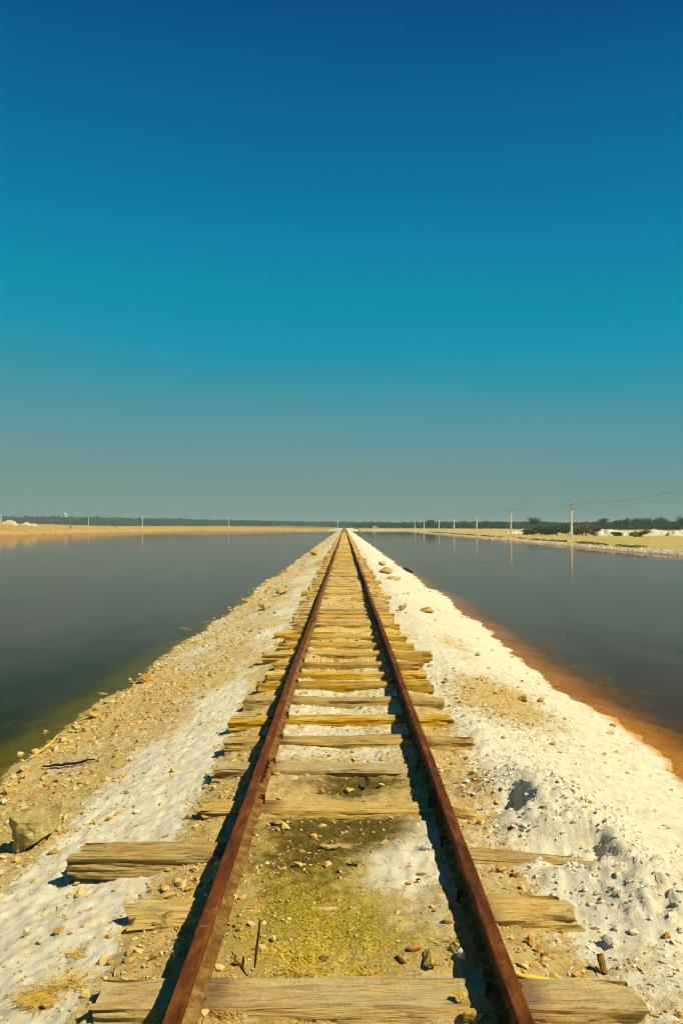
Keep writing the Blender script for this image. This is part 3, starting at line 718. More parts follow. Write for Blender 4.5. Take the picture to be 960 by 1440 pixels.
ROCKS = [
 (372, 858, .42, M_ROCK_GREY, 'rounded grey boulder with a white patch of salt beside it, on the left slope', (1, .8, .75)),
 (396, 836, .48, M_ROCK_GOLD, 'flat pinkish tan boulder behind the rounded grey one on the left slope', (1.1, .8, .45)),
 (205, 958, .27, M_ROCK_ORANGE, 'orange and tan boulder on the stony left shore', (1, .7, .6)),
 (401, 805, .55, M_ROCK_GOLD, 'dark shadowed boulder above the left waterline, far up the slope', (1, .8, .7)),
 (443, 781, .9, M_ROCK_GOLD, 'golden boulder where the left slope narrows near the rails', (1, .8, .75)),
 (436, 777, .5, M_ROCK_GOLD, 'pale boulder at the left water edge near the far narrowing bank', (1, .8, .6)),
 (145, 978, .20, M_ROCK_GOLD, 'small wet olive stone lying in the left shallows', (1.2, .7, .4)),
 (130, 1010, .26, M_ROCK_GOLD, 'flat olive stone half in the left water', (1.3, .8, .4)),
 (260, 888, .34, M_ROCK_GOLD, 'flat stone at the left waterline beside the green shallows', (1.3, .8, .35)),
 (6, 1128, .07, M_ROCK_WHITE, 'round white stone on the golden gravel at the left edge', (1, .9, .8)),
 (58, 1190, .10, M_ROCK_GOLD, 'golden stone wedged at the foot of the large grey boulder', (1, .8, .6)),
 (84, 1316, .065, M_ROCK_ORANGE, 'orange stone lying alone on the left salt', (1.2, .8, .6)),
 (110, 1237, .04, M_ROCK_GOLD, 'small golden stone on salt below the longest sleeper', (1, .8, .7)),
 (512, 1089, .075, M_ROCK_WHITE, 'round white stone on the dark damp soil', (1.2, .9, .7)),
 (533, 1087, .065, M_ROCK_WHITE, 'flatter white stone just right of the round white one', (1.3, .9, .5)),
 (515, 1020, .10, M_ROCK_WHITE, 'lone white stone lying behind the pale sleeper', (1.1, .8, .6)),
 (490, 1114, .08, M_ROCK_GOLD, 'tan stone in the middle of the dark damp patch', (1.1, .8, .6)),
 (452, 1116, .06, M_ROCK_GOLD, 'tilted tan stone at the edge of the dark damp patch', (1, .7, .8)),
 (597, 1196, .085, M_ROCK_WHITE, 'white lump on the salt patch beside the right rail', (1.1, .8, .7)),
 (500, 1220, .07, M_ROCK_GREY, 'grey stone on the yellow green soil between the rails', (1.1, .8, .7)),
 (390, 1160, .08, M_ROCK_GOLD, 'flat golden stone beside the left rail', (1.2, .8, .5)),
 (567, 1352, .065, M_ROCK_GOLD, 'brown gold stone behind the nearest sleeper, leftmost of its cluster', (1.2, .8, .7)),
 (605, 1354, .115, M_ROCK_GOLD, 'largest tan stone of the cluster behind the nearest sleeper', (1.3, .8, .6)),
 (582, 1335, .07, M_ROCK_ORANGE, 'brown stone at the back of the cluster behind the nearest sleeper', (1.1, .8, .6)),
 (640, 1336, .07, M_ROCK_GREY, 'grey stone in the cluster close to the right rail', (1, .8, .8)),
 (648, 1352, .06, M_ROCK_WHITE, 'white upright stone in the cluster close to the right rail', (.8, .7, 1)),
 (338, 1357, .06, M_ROCK_GOLD, 'golden stone beside the left rail and the thin twig', (1, .7, .8)),
 (457, 1350, .05, M_ROCK_GOLD, 'square tan stone just behind the nearest sleeper', (1, .9, .8)),
 (665, 1438, .085, M_ROCK_GOLD, 'yellow stone below the nearest sleeper at the bottom edge', (1, .9, .8)),
 (745, 1332, .05, M_ROCK_ORANGE, 'upright orange stone in front of the right split sleeper end', (.8, .7, 1.1)),
 (757, 1341, .045, M_ROCK_ORANGE, 'thin orange stone between two stones before the right sleeper end', (.5, .8, 1.2)),
 (765, 1345, .055, M_ROCK_GOLD, 'golden stone right of the thin orange one before the right sleeper end', (.9, .8, .9)),
 (704, 1225, .085, M_ROCK_GOLD, 'tan stone beside the right rail below the salt mound', (1.2, .8, .6)),
 (937, 1313, .045, M_ROCK_ORANGE, 'small reddish stone on the white salt at the right edge', (1.2, .8, .7)),
 (735, 988, .13, M_ROCK_GOLD, 'largest golden stone on the stony patch of the right slope', (1.1, .9, .7)),
 (760, 991, .10, M_ROCK_ORANGE, 'orange stone right of the largest one on the right stony patch', (1, .8, .8)),
 (670, 922, .14, M_ROCK_GREY, 'small grey stone on the clean salt of the right slope', (1.1, .9, .6)),
 (553, 816, .55, M_ROCK_GREY, 'flat dark grey boulder on the right slope, nearest of three', (1.3, .7, .45)),
 (543, 806, .62, M_ROCK_GOLD, 'tan boulder behind the flat dark grey one on the right slope', (1.2, .8, .5)),
 (537, 795, .70, M_ROCK_ORANGE, 'orange block behind the tan boulder on the right slope', (1.2, .7, .45)),
 (567, 858, .30, M_ROCK_GREY, 'grey green stone near the sleeper ends on the right slope', (1, .8, .6)),
 (600, 862, .30, M_ROCK_GOLD, 'dark brown stone beside a small hollow on the right slope', (1.2, .8, .6)),
]
for k, (px, py, w, mat, label, dims) in enumerate(ROCKS): rock(px, py, w, mat, label, 900 + k, dims, .22)
# the stone that lies on the nearest sleeper
bm = hull(777, 13, (.034, .026, .026), .7, 3, .12)
tag(obj('rock', bm_mesh('rock', bm), mat_rock('yellow_rock', (.50, .30, .03), (.66, .43, .06), (.74, .54, .14)), None, (.405, 3.02, .022), (.2, .1, .6)), 'bright yellow stone resting on the nearest sleeper', 'rock')

# ------------------------------------------------------------------ sticks, scraps, straw
def tube(name, pts, rad, mat, label, cat, flat=1.0, nseg=7):
    pts = [Vector(p) for p in pts]; bm = bmesh.new(); rings = []
    for i, p in enumerate(pts):
        d = (pts[min(i + 1, len(pts) - 1)] - pts[max(i - 1, 0)]).normalized(); a = d.cross(Vector((0, 0, 1)))
        if a.length < .1: a = d.cross(Vector((0, 1, 0)))
        a.normalize(); b = a.cross(d); r = rad * (1 - .45 * abs(i / (len(pts) - 1) * 2 - 1) ** 3) * random.uniform(.8, 1.15)
        rings.append([bm.verts.new(p + a * math.cos(2 * math.pi * k / nseg) * r + b * math.sin(2 * math.pi * k / nseg) * r * flat) for k in range(nseg)])
    for i in range(len(rings) - 1):
        for k in range(nseg): bm.faces.new((rings[i][k], rings[i][(k + 1) % nseg], rings[i + 1][(k + 1) % nseg], rings[i + 1][k]))
    bm.faces.new(rings[0][::-1]); bm.faces.new(rings[-1]); bmesh.ops.recalc_face_normals(bm, faces=bm.faces[:])
    return tag(obj(name, bm_mesh(name, bm, True), mat), label, cat)
def ground_pts(pxs, up, n=9):
    a, b = cast(*pxs[0]), cast(*pxs[1]); out = []
    for i in range(n):
        t = i / (n - 1); x = a.x + (b.x - a.x) * t; y = a.y + (b.y - a.y) * t
        out.append((x + random.uniform(-.006, .006), y + random.uniform(-.006, .006), float(ground_z(np.array(x), np.array(y))) + up + random.uniform(-.003, .005)))
    return out
tube('stick', ground_pts(((60, 1080), (134, 1071)), .022), .016, M_DARKWOOD, 'blackened bent stick lying on the stony left slope', 'stick', .7)
tube('pole_offcut', ground_pts(((42, 1071), (84, 1036)), .025), .014, M_STRAW, 'thin pale yellow stick lying at the left waterline', 'stick')
p = cast(358, 1374); q = (p.x + .025, p.y + .03, .0)
tube('twig', [(p.x, p.y, -.005), (p.x + .004, p.y + .02, .045), (p.x + .010, p.y + .05, .10), (p.x + .013, p.y + .07, .145)], .0055, M_DARKWOOD, 'thin dark twig standing against the back of the nearest sleeper', 'twig')
p = cast(518, 1108); tube('wood_chip', [(p.x - .01, p.y - .06, .012), (p.x, p.y, .018), (p.x - .015, p.y + .06, .028)], .017, M_DARKWOOD, 'dark wood stub just below the white stones', 'wood chip', .8)
tube('wood_chip', ground_pts(((708, 1371), (775, 1380)), .016), .013, M_YELLOW, 'bright yellow splinter of wood beside the right rail', 'wood chip', .6)
tube('driftwood', ground_pts(((636, 1050), (668, 1053)), .03), .035, M_WOOD, 'weathered wood piece half sunk in the salt beside the right rail', 'wood piece', .6)
tube('wood_chip', ground_pts(((450, 1196), (492, 1190)), .012), .022, M_WOOD, 'flat broken piece of timber on the dark soil between the rails', 'wood chip', .6)
tube('driftwood', ground_pts(((692, 798), (725, 808)) if False else ((568, 800), (580, 807)), .06), .08, M_DARKWOOD, 'dark driftwood on the right slope near the water', 'wood piece', .7)
def scrap(px, py, mat, label, w, h, tilt, name='scrap', cat='scrap', z=None, rz=0.3):
    p = cast(px, py); bm = bmesh.new(); n = 6
    vs = [[bm.verts.new((w * (i / n - .5), h * (j / n - .5), .25 * w * math.sin(3.1 * i / n) + .02 * w * random.uniform(-1, 1))) for i in range(n + 1)] for j in range(n + 1)]
    for j in range(n):
        for i in range(n): bm.faces.new((vs[j][i], vs[j][i + 1], vs[j + 1][i + 1], vs[j + 1][i]))
    bmesh.ops.solidify(bm, geom=bm.faces[:], thickness=.0025)
    g = float(ground_z(np.array(p.x), np.array(p.y))) if z is None else z
    tag(obj(name, bm_mesh(name, bm, True), mat, None, (p.x, p.y, g + .012 + .4 * h * abs(math.sin(tilt))), (tilt, 0, rz)), label, cat)
scrap(240, 1210, M_BLUE, 'tiny bright blue scrap below the longest sleeper', .02, .02, .9)
scrap(286, 1418, M_GREYPL, 'slate blue scrap of plastic beside the left rail', .035, .05, .5, rz=.5)
scrap(846, 1366, M_LEAFBROWN, 'curled orange brown leaf standing on the right sandy ground', .03, .075, 1.1, 'dead_leaf', 'leaf')
scrap(588, 1238, M_DARKWOOD, 'tiny dark chip on the salt between the rails', .022, .012, .3, 'wood_chip', 'wood chip')
scrap(855, 1327, M_ROCK_WHITE, 'pale scrap lying on the sand right of the split sleeper end', .04, .06, .2)

def tuft(px, py, rad, ln, n, label, z=None, flat=.6, dirx=0):
    p = cast(px, py); g = float(ground_z(np.array(p.x), np.array(p.y))) if z is None else z
    V, F = [], []
    for k in range(n):
        bx, by = random.gauss(0, rad * .8), random.gauss(0, rad * .45)
        out = Vector((bx * .5 + dirx * rad + random.gauss(0, rad * 1.1), by * .4 + random.gauss(0, rad * .8), 0)); out = out.normalized() if out.length > 1e-4 else Vector((1, 0, 0))
        l = ln * random.uniform(.5, 1.1); lift = random.uniform(.15, 1.0) * (1 - flat) + .06; side = Vector((-out.y, out.x, 0)) * random.uniform(.0008, .0017)
        st = len(V)
        for t, w in ((0, 1), (.4, .9), (.75, .6), (1, .1)):
            c = Vector((bx, by, 0)) + out * l * t + Vector((0, 0, l * lift * (t - .55 * t * t * 1.4)))
            V += [tuple(c + side * w), tuple(c - side * w)]
        for i in range(3): F.append((st + 2 * i, st + 2 * i + 1, st + 2 * i + 3, st + 2 * i + 2))
    o = obj('grass_tuft', mk_mesh('grass_tuft', V, F), M_STRAW, None, (p.x, p.y, g + .004))
    tag(o, label, 'grass tuft', 'dry grass tufts')
tuft(75, 1412, .075, .085, 620, 'flattened orange dry grass tuft on salt at the lower left', None, .93, -.6)
tuft(112, 1345, .05, .05, 120, 'small golden grass tuft above the flattened one at the lower left', None, .7)
tuft(100, 1395, .07, .09, 160, 'upright dry grass tuft at the left end of the nearest sleeper', None, .35)
tuft(305, 1418, .06, .09, 260, 'golden dry grass tuft against the inner side of the left rail', None, .5)
tuft(395, 1428, .09, .08, 240, 'low dry grass tuft below the nearest sleeper at the bottom edge', None, .7)
tuft(420, 1366, .04, .05, 110, 'thin wisp of dry grass behind the middle of the nearest sleeper', None, .8)
tuft(530, 1368, .045, .06, 140, 'yellow wisp of grass behind the nearest sleeper, right of its centre', None, .75)
tuft(640, 1322, .05, .06, 140, 'dry grass tuft in the shadow edge of the right rail', None, .5)

# ------------------------------------------------------------------ utility poles and wires
def pole(x, y, base_z, top_z, label, group, arms=True, w=.17):
    root = bpy.data.objects.new('utility_pole', None); C.objects.link(root); root.location = (x, y, base_z); tag(root, label, 'pole', group)
    H = top_z - base_z; bm = bmesh.new()
    box_bm(bm, (0, 0, H / 2 - .3), (w, w * 1.15, H + .6), .012)
    for v in bm.verts:
        t = (v.co.z + .6) / (H + .6); v.co.x *= 1.25 - .5 * t; v.co.y *= 1.25 - .5 * t
    obj('shaft', bm_mesh('shaft', bm), M_CONC, root)
    if arms:
        for zz in (H - .22, H - .75):
            bm = bmesh.new(); box_bm(bm, (0, -w * .75, zz), (.62, .07, .10), .006); arm = obj('crossarm', bm_mesh('crossarm', bm), M_PORC, root)
            for sx in (-.25, .25):
                bm = bmesh.new()
                for (r1, r2, d, z0) in ((.035, .05, .05, .08), (.055, .035, .05, .13), (.045, .02, .05, .18)):
                    q = bmesh.ops.create_cone(bm, cap_ends=True, segments=10, radius1=r1, radius2=r2, depth=d); bmesh.ops.translate(bm, vec=(sx, -w * .75, zz + z0), verts=q['verts'])
                obj('insulator', bm_mesh('insulator', bm), M_PORC, arm)
    return root
PXs = [(803, 707.5), (718, 714), (670, 721), (638, 724), (617, 727.5), (596, 730), (583, 730)]
ORD = ['tallest pale concrete pole mirrored in the right pond', 'second pale pole from the tallest, on the right bank', 'third pole from the tallest on the right bank',
       'fourth pole from the tallest on the right bank', 'fifth pole from the tallest, standing before the right woods', 'last but one pole of the row on the right bank', 'farthest and smallest pole of the row on the right bank']
tops = []
XP = 33.2
for k, (px, py) in enumerate(PXs):
    v = CAM_ROT @ Vector((px - 480, 720 - py, -FPX)); t = XP / v.x; yy = v.y * t; tz = CAM_Z + v.z * t
    pole(XP, yy, lz(XP, yy), tz, ORD[k], 'concrete poles along the right bank', True, .27 if k < 3 else .32)
    tops.append(Vector((XP, yy, tz)))
near_top = Vector((XP + .3, 79, 5.55))
pole(near_top.x, near_top.y, lz(near_top.x, 79), near_top.z, 'concrete pole standing beyond the right edge', 'concrete poles along the right bank') if False else None
def wire(dx, dz, label):
    chain = [near_top] + tops; bm = bmesh.new(); rings = []
    pts = []
    for a, b in zip(chain[:-1], chain[1:]):
        for i in range(16):
            t = i / 16; p = a.lerp(b, t); p.z -= 4 * .55 * t * (1 - t); pts.append(p + Vector((dx, -.14, dz)))
    pts.append(chain[-1] + Vector((dx, -.14, dz)))
    for p in pts: rings.append([bm.verts.new(p + Vector((math.cos(a) * .006, 0, math.sin(a) * .006))) for a in (0, 1.57, 3.14, 4.71)])
    for i in range(len(rings) - 1):
        for k in range(4): bm.faces.new((rings[i][k], rings[i][(k + 1) % 4], rings[i + 1][(k + 1) % 4], rings[i + 1][k]))
    tag(obj('power_line', bm_mesh('power_line', bm), M_WIRE), label, 'wire', 'wires strung between the right bank poles')
wire(-.25, -.02, 'upper thin dark wire sagging between the right bank poles, outer side')
wire(.25, -.02, 'upper thin dark wire sagging between the right bank poles, inland side')
wire(-.25, -.55, 'lower thin dark wire sagging between the right bank poles')
for (px, ptop, d, lab) in [(2, 724, 260, 'thin white pole at the left edge of the view, beside the salt heaps'), (125, 727, 430, 'faint short pole before the dark left woods'), (200.5, 725.5, 350, 'thin white pole on the left bank with a short reflection'),
                      (322, 726, 425, 'thin white pole on the left bank with the clearest reflection'), (475, 728, 440, 'thin pale pole standing at the far end of the left pond near the rails')]:
    v = CAM_ROT @ Vector((px - 480, 720 - ptop, -FPX)); t = d / v.y
    pole(v.x * t, d, lz(v.x * t, d), CAM_Z + v.z * t, lab, 'thin poles on the left bank', False, .24)

# ------------------------------------------------------------------ far things
def place(px, d):
    v = CAM_ROT @ Vector((px - 480, 0, -FPX)); return v.x * d / v.y
def leaf_cloud(c, rad, n, size, r=random):
    V, F = [], []
    for k in range(n):
        d = Vector((r.gauss(0, 1), r.gauss(0, 1), r.gauss(0, 1))).normalized() * (r.random() ** .4)
        p = Vector(c) + Vector((d.x * rad[0], d.y * rad[1], d.z * rad[2])); s = size * r.uniform(.6, 1.3)
        a = Vector((r.gauss(0, 1), r.gauss(0, 1), r.gauss(0, 1))).normalized(); b = a.orthogonal().normalized(); e = a.cross(b)
        st = len(V); V += [tuple(p + b * s), tuple(p - b * s * .5 + e * s * .8), tuple(p - b * s * .5 - e * s * .8)]; F.append((st, st + 1, st + 2))
    return V, F
def crown_mesh(h, w, n, size, seed, bush=False):
    r = random.Random(seed); V, F = [], []
    lobes = r.randint(5, 8)
    for k in range(lobes):
        a = r.uniform(0, 6.28); rr = w * .5 * r.random() ** .5 * .75
        cz = h * (r.uniform(.22, .7) if bush else r.uniform(.5, .82)); q = r.uniform(.20, .34)
        v, f = leaf_cloud((math.cos(a) * rr, math.sin(a) * rr, cz), (w * q, w * q, min(h * q * .8, cz * .95)), n // lobes, size, r)
        F += [tuple(i + len(V) for i in t) for t in f]; V += v
    return mk_mesh('crown', V, F)
def trunk_mesh(h, w, seed, stems=1):
    r = random.Random(seed); bm = bmesh.new()
    for s in range(stems):
        base = Vector((r.gauss(0, .1) * stems, r.gauss(0, .1) * stems, -.3))
        def limb(a, b, r0, r1):
            ring = []
            for (p, rd) in ((a, r0), ((a + b) / 2 + Vector((r.gauss(0, .08), r.gauss(0, .08), 0)), (r0 + r1) / 2), (b, r1)):
                ring.append([bm.verts.new(p + Vector((math.cos(t) * rd, math.sin(t) * rd, 0))) for t in (0, 1.05, 2.1, 3.14, 4.19, 5.24)])
            for i in range(2):
                for k in range(6): bm.faces.new((ring[i][k], ring[i][(k + 1) % 6], ring[i + 1][(k + 1) % 6], ring[i + 1][k]))
        top = Vector((r.gauss(0, .2), r.gauss(0, .2), h * .5)); limb(base, top, h * .03, h * .018)
        for k in range(4):
            a = r.uniform(0, 6.28); limb(base.lerp(top, r.uniform(.55, 1)), top + Vector((math.cos(a) * w * .28, math.sin(a) * w * .28, h * r.uniform(.12, .3))), h * .014, h * .006)
    return bm_mesh('trunk', bm)
def plant(name, px, d, h, w, mat, label, cat, seed, bush=True, n=700, group=None):
    if bush: h, w = h * .86, w * 1.1
    x = place(px, d); root = bpy.data.objects.new(name, None); C.objects.link(root); root.location = (x, d, lz(x, d)); tag(root, label, cat, group)
    obj('trunk', trunk_mesh(h, w, seed, 3 if bush else 1), M_TRUNK, root)
    obj('crown', crown_mesh(h, w, n, .16 + .05 * h * .3, seed, bush), mat, root)
BG = 'bushes behind the right bank'
plant('bush', 781, 168, 2.9, 6.2, M_BUSH, 'broad dark green bush just left of the tallest pole', 'bush', 1, True, 1500, BG)
plant('bush', 763, 172, 2.3, 4.6, M_BUSH, 'lower dark bush adjoining the broad bush on its left', 'bush', 2, True, 1000, BG)
plant('bush', 747, 178, 1.7, 4.2, M_BUSH, 'low bush at the left end of the near bush row', 'bush', 3, True, 800, BG)
plant('bush', 824, 160, 2.5, 4.4, M_BUSHDRY, 'brownish green bush right of the tallest pole', 'bush', 4, True, 1000, BG)
plant('bush', 798, 176, 2.2, 4.2, M_BUSH, 'dark bush directly behind the tallest pole', 'bush', 8, True, 900, BG)
plant('bush', 812, 182, 2.0, 4.0, M_BUSHDRY, 'brown tinged bush between the tallest pole and the brownish green bush', 'bush', 9, True, 800, BG)
plant('bush', 835, 175, 2.0, 4.4, M_BUSH, 'dark bush behind the brownish green one', 'bush', 5, True, 900, BG)
plant('bush', 899, 140, 1.4, 2.6, M_BUSHDRY, 'small dry bush in front of the white salt heaps', 'bush', 6, True, 600, BG)
plant('bush', 865, 150, .9, 2.0, M_BUSH, 'tiny green bush at the foot of the white salt heaps', 'bush', 7, True, 400, BG)
TG = 'single trees rising from the right woods'
for k, (px, d, h, w, lab) in enumerate([(748, 290, 5.2, 4.5, 'round topped tree left of the broad bush'), (847, 330, 5.6, 4.8, 'round tree standing up from the right woods beyond the brownish bush'), (870, 330, 4.9, 4.2, 'smaller tree right of the round one in the right woods'),
        (878, 340, 5.8, 5.2, 'wide tree above the middle of the salt heaps'), (893, 330, 5.4, 4.8, 'tree above the small dry bush'), (908, 335, 5.8, 5.5, 'wide tree right of the small dry bush'), (931, 320, 6.0, 6.5, 'widest tree of the right woods near the edge'),
        (958, 300, 6.3, 4.5, 'tallest tree at the right edge of the view'), (606, 420, 5.2, 6, 'round dark tree behind the farthest poles'), (686, 400, 5.2, 7, 'dark tree between the second and third poles')]):
    plant('tree', px, d, h * .88, w, M_WOODS, lab, 'tree', 20 + k, False, 700, TG)

def woods(name, items, mat, label):
    V, F, off = [], [], 0; r = random.Random(5)
    for (x, y, h, w) in items:
        z = lz(x, y); v, f = [], []
        for q in range(4):
            vv, f2 = leaf_cloud((x + r.uniform(-.35, .35) * w, y + r.uniform(-.35, .35) * w, z + h * r.uniform(.25, .75)), (w * .42, w * .42, h * .27), 26, .12 * h, r)
            f += [tuple(i + len(v) for i in t) for t in f2]; v += vv
        V += v; F += [tuple(i + off for i in t) for t in f]; off += len(v)
    tag(obj(name, mk_mesh(name, V, F), mat), label, 'woods', kind='stuff')
items = []
for k in range(1500):
    d = random.uniform(900, 1150); px = random.uniform(-160, 545); x = place(px, d)
    hpx = np.interp(px, [-200, 0, 100, 240, 350, 480, 545], [15, 14.3, 13, 10.8, 8.2, 6.2, 5.2])
    items.append((x, d, (hpx * d / FPX + CAM_Z - lz(x, d)) * random.gauss(.92, .07), random.uniform(8, 16)))
woods('woods', items, M_WOODS, 'hazy dark woods along the left horizon')
items = []
for k in range(1300):
    px = random.uniform(500, 1120); d = np.interp(px, [500, 600, 720, 960], [600, 480, 400, 330]) + random.uniform(0, 90); x = place(px, d)
    hpx = np.interp(px, [500, 580, 620, 700, 800, 960], [5.4, 5.6, 6.4, 6.4, 5.6, 7.0])
    items.append((x, d, (hpx * d / FPX + CAM_Z - lz(x, d)) * random.gauss(.90, .10), random.uniform(3.5, 7.5)))
woods('woods', items, M_WOODS, 'dark green woods along the right horizon')

def heap(px, d, w, h, label, mat=M_SALT, seed=0, name='salt_heap', cat='salt heap', group=None, depth=1.6):
    x = place(px, d); z = lz(x, d); n = 26; bm = bmesh.new(); vs = []
    for j in range(n):
        row = []
        for i in range(n):
            u, v = i / (n - 1) * 2 - 1, j / (n - 1) * 2 - 1
            e = max(0, 1 - (u * u) ** 1.3) * max(0, 1 - (v * v) ** 1.2)
            q = Vector((u * 3.2 + seed * 7, v * 2.0, seed))
            row.append(bm.verts.new((u * w / 2, v * depth, -.25 + e ** .6 * (h + .25) * (1 + .35 * mnoise.noise(q) + .15 * mnoise.noise(q * 3)))))
        vs.append(row)
    for j in range(n - 1):
        for i in range(n - 1): bm.faces.new((vs[j][i], vs[j][i + 1], vs[j + 1][i + 1], vs[j + 1][i]))
    tag(obj(name, bm_mesh(name, bm), mat, None, (x, d, z)), label, cat, group)
HG = 'salt heaps behind the right bank'
heap(855, 152, 5.2, 1.05, 'leftmost white salt heap, right of the brownish bush', seed=1, group=HG)
heap(880, 154, 4.2, .95, 'middle white salt heap, left of the small dry bush', seed=2, group=HG)
heap(922, 150, 6.0, 1.0, 'long white salt heap just right of the small dry bush', seed=3, group=HG)
heap(955, 148, 5.0, .95, 'white salt heap at the right edge of the view', seed=4, group=HG)
heap(727, 200, 6.0, .5, 'low white salt ridge left of the near bush row', seed=5, group=HG)
HL = 'salt heaps on the left bank'
heap(14, 255, 4.6, 1.2, 'largest pale salt heap at the far left edge', mat=M_PALE, seed=7, group=HL)
heap(38, 262, 2.4, .8, 'middle pale salt heap on the left bank', mat=M_PALE, seed=8, group=HL)
heap(48, 264, 1.9, .6, 'smallest pale salt heap on the left bank', mat=M_PALE, seed=9, group=HL)

def hut(px, d, w, dp, h, mat, label, name='hut', cat='hut', door=True, dz=0):
    x = place(px, d); root = bpy.data.objects.new(name, None); C.objects.link(root); root.location = (x, d, lz(x, d) + dz); tag(root, label, cat)
    bm = bmesh.new(); box_bm(bm, (0, 0, h / 2 - .2), (w, dp, h + .4), .03); obj('wall', bm_mesh('wall', bm), mat, root)
    bm = bmesh.new(); box_bm(bm, (0, 0, h + .06), (w * 1.06, dp * 1.06, .12), .02); obj('roof', bm_mesh('roof', bm), mat, root)
    if door:
        bm = bmesh.new(); box_bm(bm, (w * .12, -dp / 2 - .01, h * .36), (w * .22, .06, h * .72), .01); obj('door', bm_mesh('door', bm), M_DOOR, root)
hut(527, 470, 2.2, 2.0, 1.3, M_HUTWALL, 'tiny white hut before the woods just right of the rails')
hut(100, 275, .7, .7, .85, M_MUD, 'small tan brick block on the crest of the left bank', 'marker_block', 'block', False)
hut(163, 325, .8, .8, .7, M_MUD, 'second tan brick block on the left bank, lower than the other', 'marker_block', 'block', False)
# water tower
x = place(92, 640); root = bpy.data.objects.new('water_tower', None); C.objects.link(root); zb = lz(x, 640); root.location = (x, 640, zb)
tag(root, 'tiny white water tower rising above the left woods', 'water tower')
H = CAM_Z + 14.0 * 640 / FPX - zb
bm = bmesh.new(); q = bmesh.ops.create_cone(bm, cap_ends=True, segments=20, radius1=1.5, radius2=1.9, depth=2.0); bmesh.ops.translate(bm, vec=(0, 0, H + .3), verts=q['verts'])
q = bmesh.ops.create_cone(bm, cap_ends=True, segments=20, radius1=2.0, radius2=.3, depth=.8); bmesh.ops.translate(bm, vec=(0, 0, H + 1.7), verts=q['verts']); obj('tank', bm_mesh('tank', bm), M_HUTWALL, root)
for (sx, sy) in ((-1, -1), (1, -1), (1, 1), (-1, 1)):
    bm = bmesh.new(); box_bm(bm, (sx * 1.1, sy * 1.1, H / 2 - .4), (.20, .20, H), .02); obj('leg', bm_mesh('leg', bm), M_TRUNK, root)

# rim of stones and dry tufts along the far shores
n = 2600; y = rng.uniform(50, 350, n); x = 24.4 + .5 * fbm(y * .08, np.full(n, 7.0), 62, 3) + rng.normal(.45, .28, n); s = rng.uniform(.05, .17, n)
z = land_z(x, y)[0]; tag(obj('shore_stones', scatter(np.stack([x, y, z], -1), s, np.where(rng.uniform(0, 1, n) < .55, .985, rng.uniform(0, .8, n)), 'shore_stones'), M_STONE), 'salt whitened stones lining the right far shore', 'stones', kind='stuff')
V, F = [], []
for k in range(900):
    yy = random.uniform(55, 260); xx = 25.3 + .5 * float(fbm(np.array(yy * .08), np.array(7.0), 62, 3)) + abs(random.gauss(0, .35))
    if vnoise(np.array(yy * .25), np.array(1.0), 95) < .38: continue
    zz = lz(xx, yy); v, f = leaf_cloud((xx, yy, zz + .08), (.22, .3, .14), 9, .09)
    F += [tuple(i + len(V) for i in t) for t in f]; V += v
tag(obj('shore_scrub', mk_mesh('shore_scrub', V, F), M_BUSHDRY), 'low dark salt scrub along the right far shore', 'scrub', kind='stuff')
n = 4200; y = rng.uniform(110, 372, n); x = bank_x(y) - np.abs(rng.normal(.6, 3.0, n)); s = rng.uniform(.06, .28, n)
tag(obj('bank_rubble', scatter(np.stack([x, y, land_z(x, y)[0]], -1), s, rng.uniform(.05, .9, n), 'bank_rubble'), M_STONE), 'golden rubble on the slope of the left far bank', 'rubble', kind='stuff')

# ------------------------------------------------------------------ haze
HAZE = True
if HAZE:
    m, nt, out = new_mat('haze'); n = N(nt); pv = n.new('ShaderNodeVolumePrincipled')
    pv.inputs['Color'].default_value = (.62, .80, .78, 1); pv.inputs['Density'].default_value = .00040; pv.inputs['Anisotropy'].default_value = 0.0
    n.link(pv.outputs[0], out.inputs[1])
    bm = bmesh.new(); box_bm(bm, (0, 1250, 5.5), (5400, 2900, 19))
    tag(obj('haze', bm_mesh('haze', bm), m), 'thin pale haze over the whole plain', 'haze', kind='stuff')

# ------------------------------------------------------------------ light
EL, AZ = R(49), R(-28)         # sun to the right and a little behind the camera
SUN = Vector((math.cos(EL) * math.cos(AZ), math.cos(EL) * math.sin(AZ), math.sin(EL)))
sl = bpy.data.lights.new('sun', 'SUN'); sl.energy = 4.9; sl.angle = R(.53); sl.color = (1.0, .91, .68)
so = bpy.data.objects.new('sun', sl); C.objects.link(so); so.rotation_euler = SUN.to_track_quat('Z', 'Y').to_euler(); so.location = (30, -20, 40)

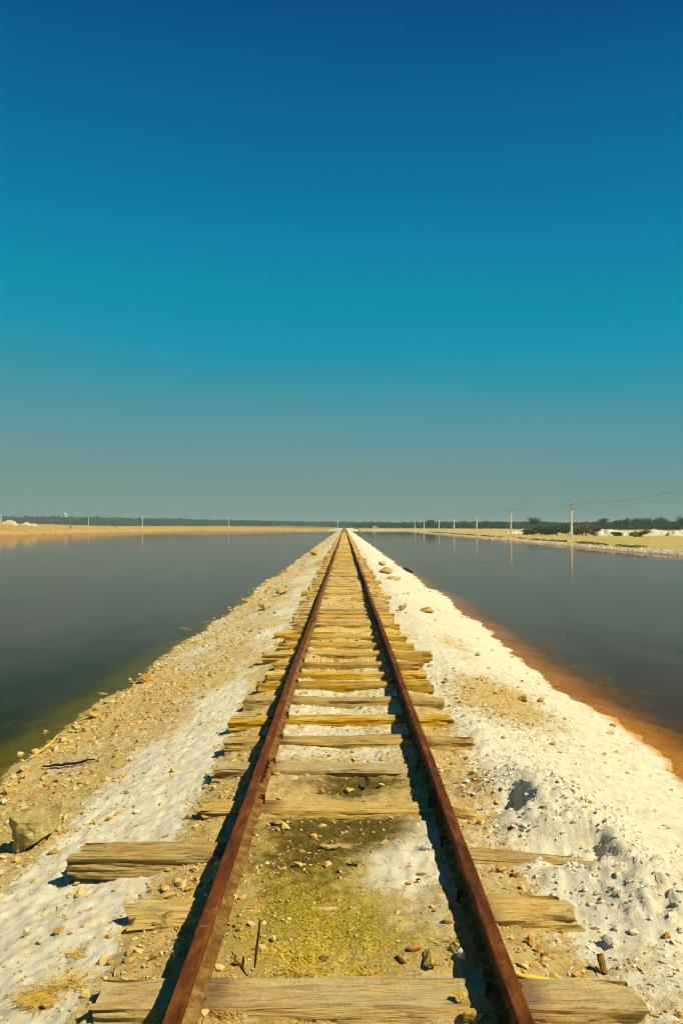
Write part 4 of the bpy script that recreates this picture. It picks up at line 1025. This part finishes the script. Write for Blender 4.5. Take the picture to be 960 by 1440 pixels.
w = bpy.data.worlds.new('World'); sc.world = w; w.use_nodes = True; nt = w.node_tree; nt.nodes.clear(); n = N(nt)
out = n.new('ShaderNodeOutputWorld'); bg = n.new('ShaderNodeBackground'); bg.inputs['Strength'].default_value = .083
sky = n.new('ShaderNodeTexSky', sky_type='NISHITA'); sky.sun_disc = False; sky.sun_elevation = EL; sky.sun_rotation = R(90) - AZ
sky.altitude = 300; sky.air_density = 1.0; sky.dust_density = 2.5; sky.ozone_density = 3.0
tc = n.new('ShaderNodeTexCoord'); sep = n.new('ShaderNodeSeparateXYZ'); n.link(tc.outputs['Generated'], sep.inputs[0])
unev = n.math('MULTIPLY', n.math('SUBTRACT', n.noise(n.mapping(tc.outputs['Generated'], (1.4, 1.4, 5)), 1.5, 3, .5), .5), R(3.2))
unev = n.math('ADD', unev, n.math('MULTIPLY', sep.outputs[0], R(2.2)))
el = n.math('DIVIDE', n.math('ADD', n.math('ARCSINE', sep.outputs[2]), unev), R(60), clamp=True)
def lin(c): return tuple((v / 255 / 12.92 if v <= 10 else ((v / 255 + .055) / 1.055) ** 2.4) * 10 for v in c)
ramp_pts = [(0, (123, 149, 140)), (2.8, (115, 150, 146)), (6.6, (86, 149, 156)), (9.5, (52, 148, 165)), (12.0, (12, 146, 175)), (14.5, (0, 142, 174)), (18, (0, 130, 168)), (24.2, (0, 106, 154)), (31.5, (0, 80, 134)), (60, (0, 46, 92))]
grad = n.ramp(el, [(a / 60, lin(c)) for a, c in ramp_pts])
n.link(n.mix(.012, grad, sky.outputs[0]), bg.inputs[0]); n.link(bg.outputs[0], out.inputs[0])

# ------------------------------------------------------------------ render settings
sc.view_settings.view_transform = 'Standard'; sc.view_settings.look = 'None'; sc.view_settings.gamma = 1; sc.view_settings.exposure = .27; sc.view_settings.use_curve_mapping = False
sc.render.engine = 'CYCLES'; sc.cycles.use_denoising = True; sc.cycles.denoising_prefilter = 'ACCURATE'; sc.cycles.denoising_input_passes = 'RGB_ALBEDO_NORMAL'; sc.cycles.filter_width = 1.15; sc.cycles.sample_clamp_indirect = 4
sc.cycles.max_bounces = 6; sc.cycles.diffuse_bounces = 2; sc.cycles.transparent_max_bounces = 8; sc.cycles.volume_bounces = 0
sc.render.resolution_x = 682; sc.render.resolution_y = 1024
